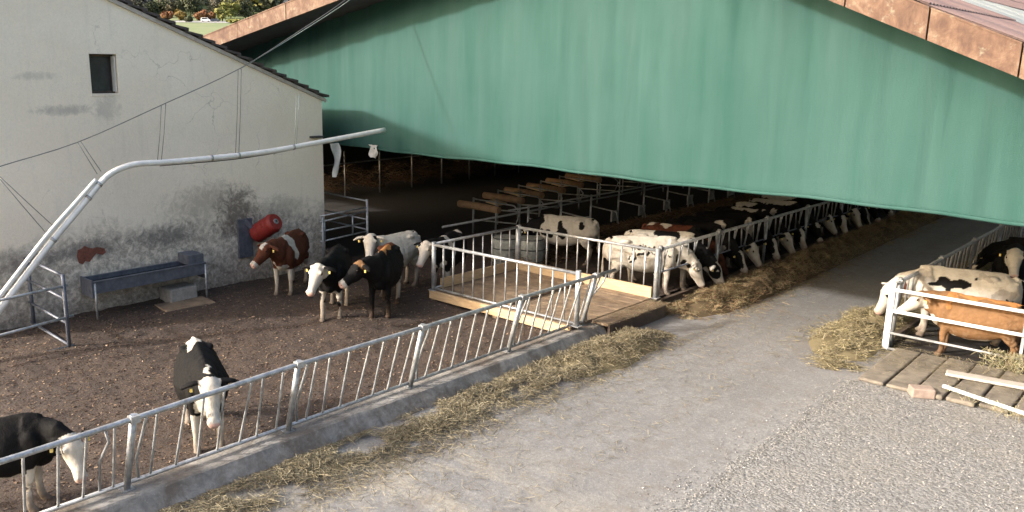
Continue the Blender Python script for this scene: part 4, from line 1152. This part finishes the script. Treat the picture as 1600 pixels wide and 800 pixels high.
feed = [(-10.95, 22.10, (.97, .06), 'white', (('white', .35, -.2, 1.15, .2, .3, .3), ('white', .62, -.2, .86, .06, .2, .22), ('white', .62, .2, .86, .06, .2, .22)), 'white faced black cow with pale chest and shoulder reaching into the inner hay ridge'),
        (-11.0, 23.35, (.99, .12), 'blaze', (('white', -.5, .1, 1.4, .16, .10, .1), ('white', .65, -.15, 1.0, .14, .25, .35)), 'black cow with slim white blaze third in the line along the inner hay ridge'),
        (-11.02, 24.55, (.99, .0), 'white', (('white', .1, .0, 1.40, .5, .16, .10), ('white', .7, 0, .95, .16, .3, .25)), 'black cow with white stripe along its back feeding at the inner fence'),
        (-11.05, 25.75, (.98, -.08), 'blaze', (('white', -.5, 0, 1.38, .40, .30, .14), ('white', .5, -.2, 1.1, .12, .2, .3)), 'black cow with white rump and white blaze feeding at the inner fence'),
        (-11.05, 26.85, (1, .0), 'star', (('white', -.15, 0, 1.40, .85, .26, .16),), 'black cow with a wholly white back in the middle of the inner feeding line'),
        (-11.15, 28.1, (1, .06), 'white', (('white', -.3, 0, 1.40, .6, .3, .2),), 'white faced black cow with white hind back deep in the inner feeding line'),
        (-11.0, 29.3, (.99, -.1), 'blaze', (), 'black cow with broad white nose beside the white faced cow in the feeding line'),
        (-11.05, 31.2, (1, .05), 'thin', (), 'all black cow in the shade far along the inner feeding line'),
        (-10.95, 33.4, (1, .0), 'blaze', (), 'black cow with white blaze farthest along the inner feeding line')]
feed += [(-10.95, 21.3, (.98, -.05), 'blaze', (('white', .9, 0, .8, .1, .3, .1),), 'black cow with white blaze between the brown cow and the pale chested cow'),
         (-11.0, 30.25, (1, .03), 'white', (), 'black bodied cow with plain white face far down the inner feeding line'),
         (-11.0, 32.3, (1, -.04), 'star', (('white', -.4, 0, 1.38, .3, .2, .12),), 'black cow with small forehead star far down the inner feeding line')]
for i, (x, y, hd_, fc, pt, lab) in enumerate(feed):
    x += .22
    make_cow(lab, (x, y), hd_, 1.02, poll=(1.24, random.uniform(-.1, .1), .74 + .1 * random.random()), hdir=(.5, random.uniform(-.2, .2), -.8), base='black', face=fc, legs=.35, patches=pt, voxel=.03, group=GR)
# --- the right-hand pen
make_cow('large white cow with a dark flank pushing its head through the right feed fence', (-3.92, 19.72), (-.95, -.30), 1.06, poll=(1.20, .08, .92), hdir=(.36, .16, -.88), base='white', face='white', legs=.0,
         patches=(('black', .25, .30, 1.14, .40, .2, .12), ('black', -.18, .22, 1.28, .05, .1, .06), ('grey', -.30, .2, 1.30, .12, .14, .08), ('grey', -.62, .25, 1.0, .2, .2, .16), ('black', -.75, .2, .88, .1, .2, .08), ('grey', .66, .12, 1.25, .14, .2, .16), ('brown', 1.02, .1, 1.05, .1, .1, .1)), extra_face=(('black', .16, .115, .02, .05, .04, .06),), fat=1.06, group=GR)
make_cow('ginger brown cow with white face standing along the steel gate', (-3.32, 18.36), (-1.0, -.02), .90, deep=1.14, poll=(1.06, .12, 1.26), hdir=(.62, .46, -.60), base='ginger', face='white', legs=.0,
         patches=(('white', .78, .05, .70, .10, .2, .20), ('white', -.05, 0, .55, .6, .2, .08), ('tan', -.2, -.05, 1.42, .85, .16, .10), ('tan', .55, .0, 1.25, .12, .3, .25)), extra_face=(('ginger', -.02, 0, -.02, .07, .2, .14),), tags=True, fat=1.0, group=GR)
make_cow('black cow with white face looking over the back of the large white cow', (-3.72, 23.35), (.12, -.99), 1.04, poll=(1.05, .05, 1.46), hdir=(.62, .1, -.72), base='black', face='white', legs=.3, voxel=.028, group=GR)
make_cow('black cow with white neck close behind the large white cow', (-3.55, 20.72), (-1, -.20), .87, poll=(1.2, .0, 1.16), hdir=(.7, 0, -.7), base='black', face='white', legs=.0, patches=(('white', .75, 0, 1.3, .35, .4, .22), ('white', -.5, 0, 1.4, .2, .1, .1)), voxel=.03, group=GR)
make_cow('mostly black cow with pale back patch at the far right inside the barn', (-3.4, 25.0), (-1, .1), 1.0, poll=(1.2, .0, .9), hdir=(.5, 0, -.8), base='black', face='blaze', legs=.3, patches=(('white', -.2, 0, 1.36, .4, .25, .15),), voxel=.03, group=GR)

# ------------------------------------------------------------------ hay, chips, stones
HAY = [(.25, .212, .138), (.33, .285, .19), (.18, .152, .10), (.11, .092, .06), (.21, .18, .115)]
GRN = [(.19, .165, .09), (.26, .225, .125), (.14, .12, .065), (.31, .265, .155)]
BRN = [(.24, .15, .09), (.30, .20, .12), (.17, .10, .06), (.36, .26, .16)]
ridge('hay', 'trodden straw strewn along the foot of the yard kerb', [(-8.75, 2.4, .40, .0), (-8.72, 3.4, .50, .02), (-8.68, 5.4, .55, .03), (-8.66, 7.3, .58, .035), (-8.66, 9.5, .58, .05), (-8.60, 11.8, .62, .08), (-8.50, 13.4, .72, .17), (-8.55, 14.6, .62, .16), (-8.45, 15.7, .30, .0)], 36000, HAY)
ridge('hay', 'long brown hay ridge in front of the feeding cows inside the barn', [(-9.05, 16.9, .25, .0), (-8.95, 17.4, .60, .13), (-8.78, 18.4, .70, .24), (-8.70, 20.5, .66, .30), (-8.72, 24, .64, .32), (-8.8, 29, .62, .32), (-8.85, 38, .55, .3)], 52000, GRN + BRN, base_col=(.10, .075, .045))
ridge('hay', 'loose pile of pale hay spilling from the right feed fence', [(-5.0, 15.9, .25, .0), (-5.2, 16.6, .50, .10), (-5.45, 17.7, .74, .19), (-5.4, 19.2, .74, .30), (-5.3, 21.2, .45, .20), (-5.25, 24.5, .38, .12), (-5.2, 33, .3, .08)], 34000, HAY + GRN)
def thin(n):
    y = RNG.uniform(3, 24, n); x = -8.0 + RNG.exponential(.55, n) ; x = np.where(RNG.uniform(size=n) < .25, -5.9 - RNG.exponential(.5, n), x)
    return np.stack([x, y, np.full(n, .02) + RNG.uniform(0, .01, n)], 1), rdir(n, .05), np.tile([0, 0, 1.0], (n, 1)) + rdir(n, .2) * .3, RNG.uniform(.05, .2, n), RNG.uniform(.004, .007, n), palette(n, HAY)
scatter('loose_straw', 5000, thin, 'straw', 'thin loose straw blown over the lane concrete', 'straw')
def stall(n):
    y = RNG.uniform(18, 40, n); x = RNG.uniform(-15.6, -13.9, n)
    hh = .5 * np.clip(1 - ((x + 14.8) / .9) ** 2, 0, 1) * RNG.uniform(.3, 1, n)
    k = RNG.uniform(size=n) < .4; x = np.where(k, RNG.uniform(-31, -29, n), x); hh = np.where(k, RNG.uniform(.5, 1.3, n) * (.6 + .4 * np.sin(y * 2.6)), hh)
    return np.stack([x, y, .05 + hh], 1), rdir(n, .4), rdir(n, 1.), RNG.uniform(.15, .4, n), RNG.uniform(.008, .016, n), palette(n, BRN) * np.where(k, .5, .62)[:, None]  # tint scaled down, most in the far row, painting in the barn's dimness
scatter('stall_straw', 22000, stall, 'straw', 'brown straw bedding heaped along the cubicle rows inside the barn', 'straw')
def plank_straw(n):
    x = RNG.uniform(-4.5, -1.2, n); y = np.clip(RNG.normal(17.2, .55, n), 15.7, 17.9)
    return np.stack([x, y, np.full(n, .15) + RNG.uniform(0, .02, n)], 1), rdir(n, .06), np.tile([0, 0, 1.0], (n, 1)), RNG.uniform(.06, .22, n), RNG.uniform(.004, .008, n), palette(n, HAY)
scatter('loose_straw', 1400, plank_straw, 'straw', 'wisps of straw scattered over the grey plank walkway', 'straw')
def deck_straw(n):
    x = RNG.uniform(PX0 + .1, -8.95, n); y = RNG.uniform(PY0 + .1, PY1 - .1, n); k = RNG.uniform(size=n) < .5
    x = np.where(k, RNG.uniform(-9.45, -8.98, n), x); y = np.where(k, RNG.uniform(14.9, 16.9, n), y); z = np.where(k, PH - .012, PH + .002)
    return np.stack([x, y, z + RNG.uniform(0, .015, n)], 1), rdir(n, .06), np.tile([0, 0, 1.0], (n, 1)), RNG.uniform(.06, .2, n), RNG.uniform(.004, .008, n), palette(n, HAY + BRN)
scatter('loose_straw', 1800, deck_straw, 'straw', 'straw trodden over the timber platform of the pen', 'straw')
def chips(n):
    x = RNG.uniform(WX, -9.85, n); y = RNG.uniform(1.5, 18, n)
    z = np.array([yh(a, b) for a, b in zip(x, y)]) + .008
    return np.stack([x, y, z], 1), rdir(n, .2), np.tile([0, 0, 1.0], (n, 1)) + rdir(n, .3) * .5, RNG.uniform(.014, .055, n), RNG.uniform(.008, .024, n), palette(n, [(.06, .04, .028), (.10, .066, .046), (.21, .15, .105), (.045, .029, .02), (.13, .09, .063)], .25)
scatter('wood_chips', 30000, chips, 'chips', 'wood chips trodden into the dark muck of the yard', 'wood chips')
def pebbles(n):
    x = RNG.uniform(-4.6, 1.6, n); y = RNG.uniform(7.5, 15.6, n); k = RNG.uniform(size=n) < .07; x = np.where(k, -4.45 - RNG.exponential(.22, n), x)
    return np.stack([x, y, np.full(n, .018)], 1), rdir(n, .25), np.tile([0, 0, 1.0], (n, 1)) + rdir(n, .5) * .9, RNG.uniform(.008, .024, n), RNG.uniform(.007, .018, n), palette(n, [(.23, .222, .208), (.19, .183, .17), (.30, .29, .272), (.13, .124, .115)], .15)
scatter('pebbles', 34000, pebbles, 'chips', 'loose pale stones on the gravel beside the lane', 'gravel')

# dry weeds before the gate
def weeds(n):
    c_ = np.array([(onz(x, y, .12).x, onz(x, y, .12).y) for x, y in ((1548, 575), (1562, 578), (1575, 580), (1590, 585), (1600, 588), (1555, 640), (1575, 645), (1500, 620), (1520, 628), (1592, 652))])
    i = RNG.integers(0, len(c_), n); i = np.where((i >= 5) & (RNG.uniform(size=n) < .7), i - 5, i); x = c_[i, 0] + RNG.normal(0, .09, n); y = c_[i, 1] + RNG.normal(0, .05, n); tall = np.where(i < 5, .42, .2)
    h_ = RNG.uniform(.02, 1, n) ** .8 * tall
    return np.stack([x + RNG.normal(0, .05, n) * h_ * 3, y + RNG.normal(0, .05, n) * h_ * 3, .06 + h_], 1), rdir(n, 1.6), rdir(n, .5), RNG.uniform(.04, .14, n), RNG.uniform(.003, .010, n), palette(n, [(.24, .21, .13), (.32, .28, .19), (.17, .17, .09)])
scatter('weeds', 1300, weeds, 'straw', 'dry pale weeds growing through the plank walkway before the gate', 'weeds')

# ------------------------------------------------------------------ far view: path, field trees, wood
def far(x, dist):
    dist *= 2.12
    """ground point at distance along the sight column of photo x"""
    d = ray(x, 60); d = Vector((d.x, d.y, 0)).normalized(); return Vector((d.x * dist, d.y * dist, terrain(d.x * dist, d.y * dist)))
a, b = far(150, 203), far(560, 203)
mb = MB(); N_ = 20
for i in range(N_ + 1):
    for dd in (-4, 8):
        d = ray(150 + 410 * i / N_, 60); d = Vector((d.x, d.y, 0)).normalized(); p = d * (430 + dd * 1.6); mb.v.append(V((p.x, p.y, terrain(p.x, p.y) + .12)))
for i in range(N_): mb.f.append((2 * i, 2 * i + 2, 2 * i + 3, 2 * i + 1)); mb.sm.append(True)
tag(mb.build('path', 'path_grey'), kind='structure')

def crown_mesh(c, r, n, cols, leaf=(.5, 1.1), lumps=9):
    cen = RNG.normal(0, .42, (lumps, 3)) * np.array(r); cen[:, 2] *= .8
    i = RNG.integers(0, lumps, n)
    u = RNG.normal(0, 1, (n, 3)); u /= np.linalg.norm(u, axis=1)[:, None]
    P = cen[i] + u * np.array(r) * RNG.uniform(.25, .62, (n, 1)) + np.array(c)
    lc = np.array([cols[k % len(cols)] for k in range(lumps)])[i] * (1 + RNG.normal(0, .15, (n, 1)))
    return P, rdir(n, .6), u + rdir(n, .6) * .5, RNG.uniform(*leaf, n), RNG.uniform(*leaf, n) * .7, np.clip(lc, .01, .7)
def tree(x, dist, hgt, wid, cols, label, name='tree'):
    p = far(x, dist)
    root = empty(name, tuple(p), label, 'tree')
    MB().tube([p, p + V((0.1, 0, hgt * .35)), p + V((.15, .1, hgt * .7))], [.28, .2, .08], 7).build('trunk', 'bark', root)
    o = scatter('crown', 700, lambda n: crown_mesh((0, 0, hgt * .56), (wid / 2, wid / 2, hgt * .46), n, cols, (.6, 1.3)), 'leafage', None)
    del o['kind']
    o.parent = root
OR = [(.26, .13, .07), (.30, .16, .085), (.22, .105, .055)]; YL = [(.32, .22, .07), (.36, .26, .10), (.26, .19, .06)]  # far crown palettes are muted and greyed, haze put into the colours
YG = [(.19, .19, .06), (.24, .23, .08), (.15, .16, .05)]; DG = [(.06, .07, .04), (.085, .09, .055), (.05, .058, .04)]; GB = [(.125, .115, .085), (.10, .10, .075), (.15, .13, .09)]
tree(262, 212, 4.6, 5.2, OR, 'small round orange tree at the far field edge beside the yellow one')
tree(284, 213, 4.8, 4.8, YL, 'small golden yellow tree between the orange trees at the far field edge')
tree(316, 212, 5.2, 5.6, OR, 'orange tree left of the close pair behind the parked vans')
tree(331, 213, 5.0, 4.8, OR, 'orange tree right of the close pair beside the pale green tree')
tree(349, 211, 5.6, 5.4, YG, 'pale yellow green tree at the far field edge near the barn roof')
tree(296, 203, 2.6, 4.0, DG, 'low dark bush standing on the grey track across the field', 'bush')
tree(366, 200, 1.8, 5.5, YG, 'low yellow green bush beside the rusty barge board', 'bush')
for i, (x, d_, h_, w_, c_, lab) in enumerate(((196, 226, 9, 9, DG, 'dark green tree showing just above the tiled roof at the left'), (216, 232, 9.5, 10, GB, 'brown tinged tree above the verge of the tiled roof'), (238, 228, 9, 10, DG, 'broad dark tree behind the leftmost orange tree'),
        (272, 232, 11, 12, GB, 'tall brownish tree behind the golden yellow tree'), (300, 230, 11, 11, DG, 'dark green tree behind the pair of orange trees'), (338, 230, 12, 12, GB, 'grey brown tree behind the pale green tree'), (362, 226, 10, 11, YG, 'olive tree partly behind the rusty barge board'), (385, 230, 12, 12, DG, 'dark tree at the far right just over the barge board'))):
    tree(x, d_, h_, w_, c_, lab)
def wood(n):
    K = 420
    xs = RNG.uniform(140, 470, K); ds = RNG.uniform(238, 400, K)
    cen = np.array([tuple(far(a, b)) for a, b in zip(xs, ds)]); hs_ = RNG.uniform(10, 18, K)
    pal = np.array(DG + GB + [(.10, .12, .05), (.22, .19, .06), (.13, .12, .10), (.10, .10, .10)]); tc = pal[RNG.integers(0, len(pal), K)]  # greyed tones in this palette stand in for haze over the hillside
    i = RNG.integers(0, K, n); u = RNG.normal(0, 1, (n, 3)); u /= np.linalg.norm(u, axis=1)[:, None]; u[:, 2] = np.abs(u[:, 2]) * 1.1 - .2
    P = cen[i] + u * np.stack([hs_[i] * .5, hs_[i] * .5, hs_[i] * .55], 1) * RNG.uniform(.6, 1.0, (n, 1)); P[:, 2] += hs_[i] * .4
    return P, rdir(n, .6), u + rdir(n, .6) * .6, RNG.uniform(1.4, 3.2, n), RNG.uniform(1.2, 2.6, n), np.clip(tc[i] * (1 + RNG.normal(0, .2, (n, 1))), .01, .6)
scatter('wood', 60000, wood, 'leafage', 'mixed autumn wood covering the hillside beyond the field', 'wood')
def car(x, dist, mat, label, L, Hh):
    p = far(x, dist); root = empty('parked_van' if Hh > 1.7 else 'parked_car', tuple(p), label, 'van' if Hh > 1.7 else 'car')
    ax_ = RT; sd_ = V((-RT.y, RT.x, 0)); up_ = V((0, 0, 1))
    P_ = lambda a, h: p + ax_ * a + up_ * h - sd_ * .9
    MB().prism([P_(-L / 2, .4), P_(L / 2, .4), P_(L / 2, 1.0), P_(L / 2 - .7, 1.1), P_(L / 2 - 1.3, Hh), P_(-L / 2 + .2, Hh), P_(-L / 2, 1.0)], sd_ * 1.8).build('body', mat, root)
    MB().prism([P_(-L / 2 + .5, 1.15) - sd_ * .01, P_(L / 2 - 1.0, 1.15) - sd_ * .01, P_(L / 2 - 1.4, Hh - .15) - sd_ * .01, P_(-L / 2 + .5, Hh - .15) - sd_ * .01], sd_ * 1.82).build('window', 'dark_glass', root)
    for a in (-L / 2 + .9, L / 2 - .9): MB().tube([p + ax_ * a + up_ * .35 - sd_ * .95, p + ax_ * a + up_ * .35 + sd_ * .95], .34, 12).build('wheel', 'dark_rubber', root)
car(323, 206, 'car_white', 'white van parked below the orange trees on the far track', 4.6, 2.0)
car(338, 207, 'car_dark', 'dark car parked beside the white van on the far track', 4.2, 1.5)
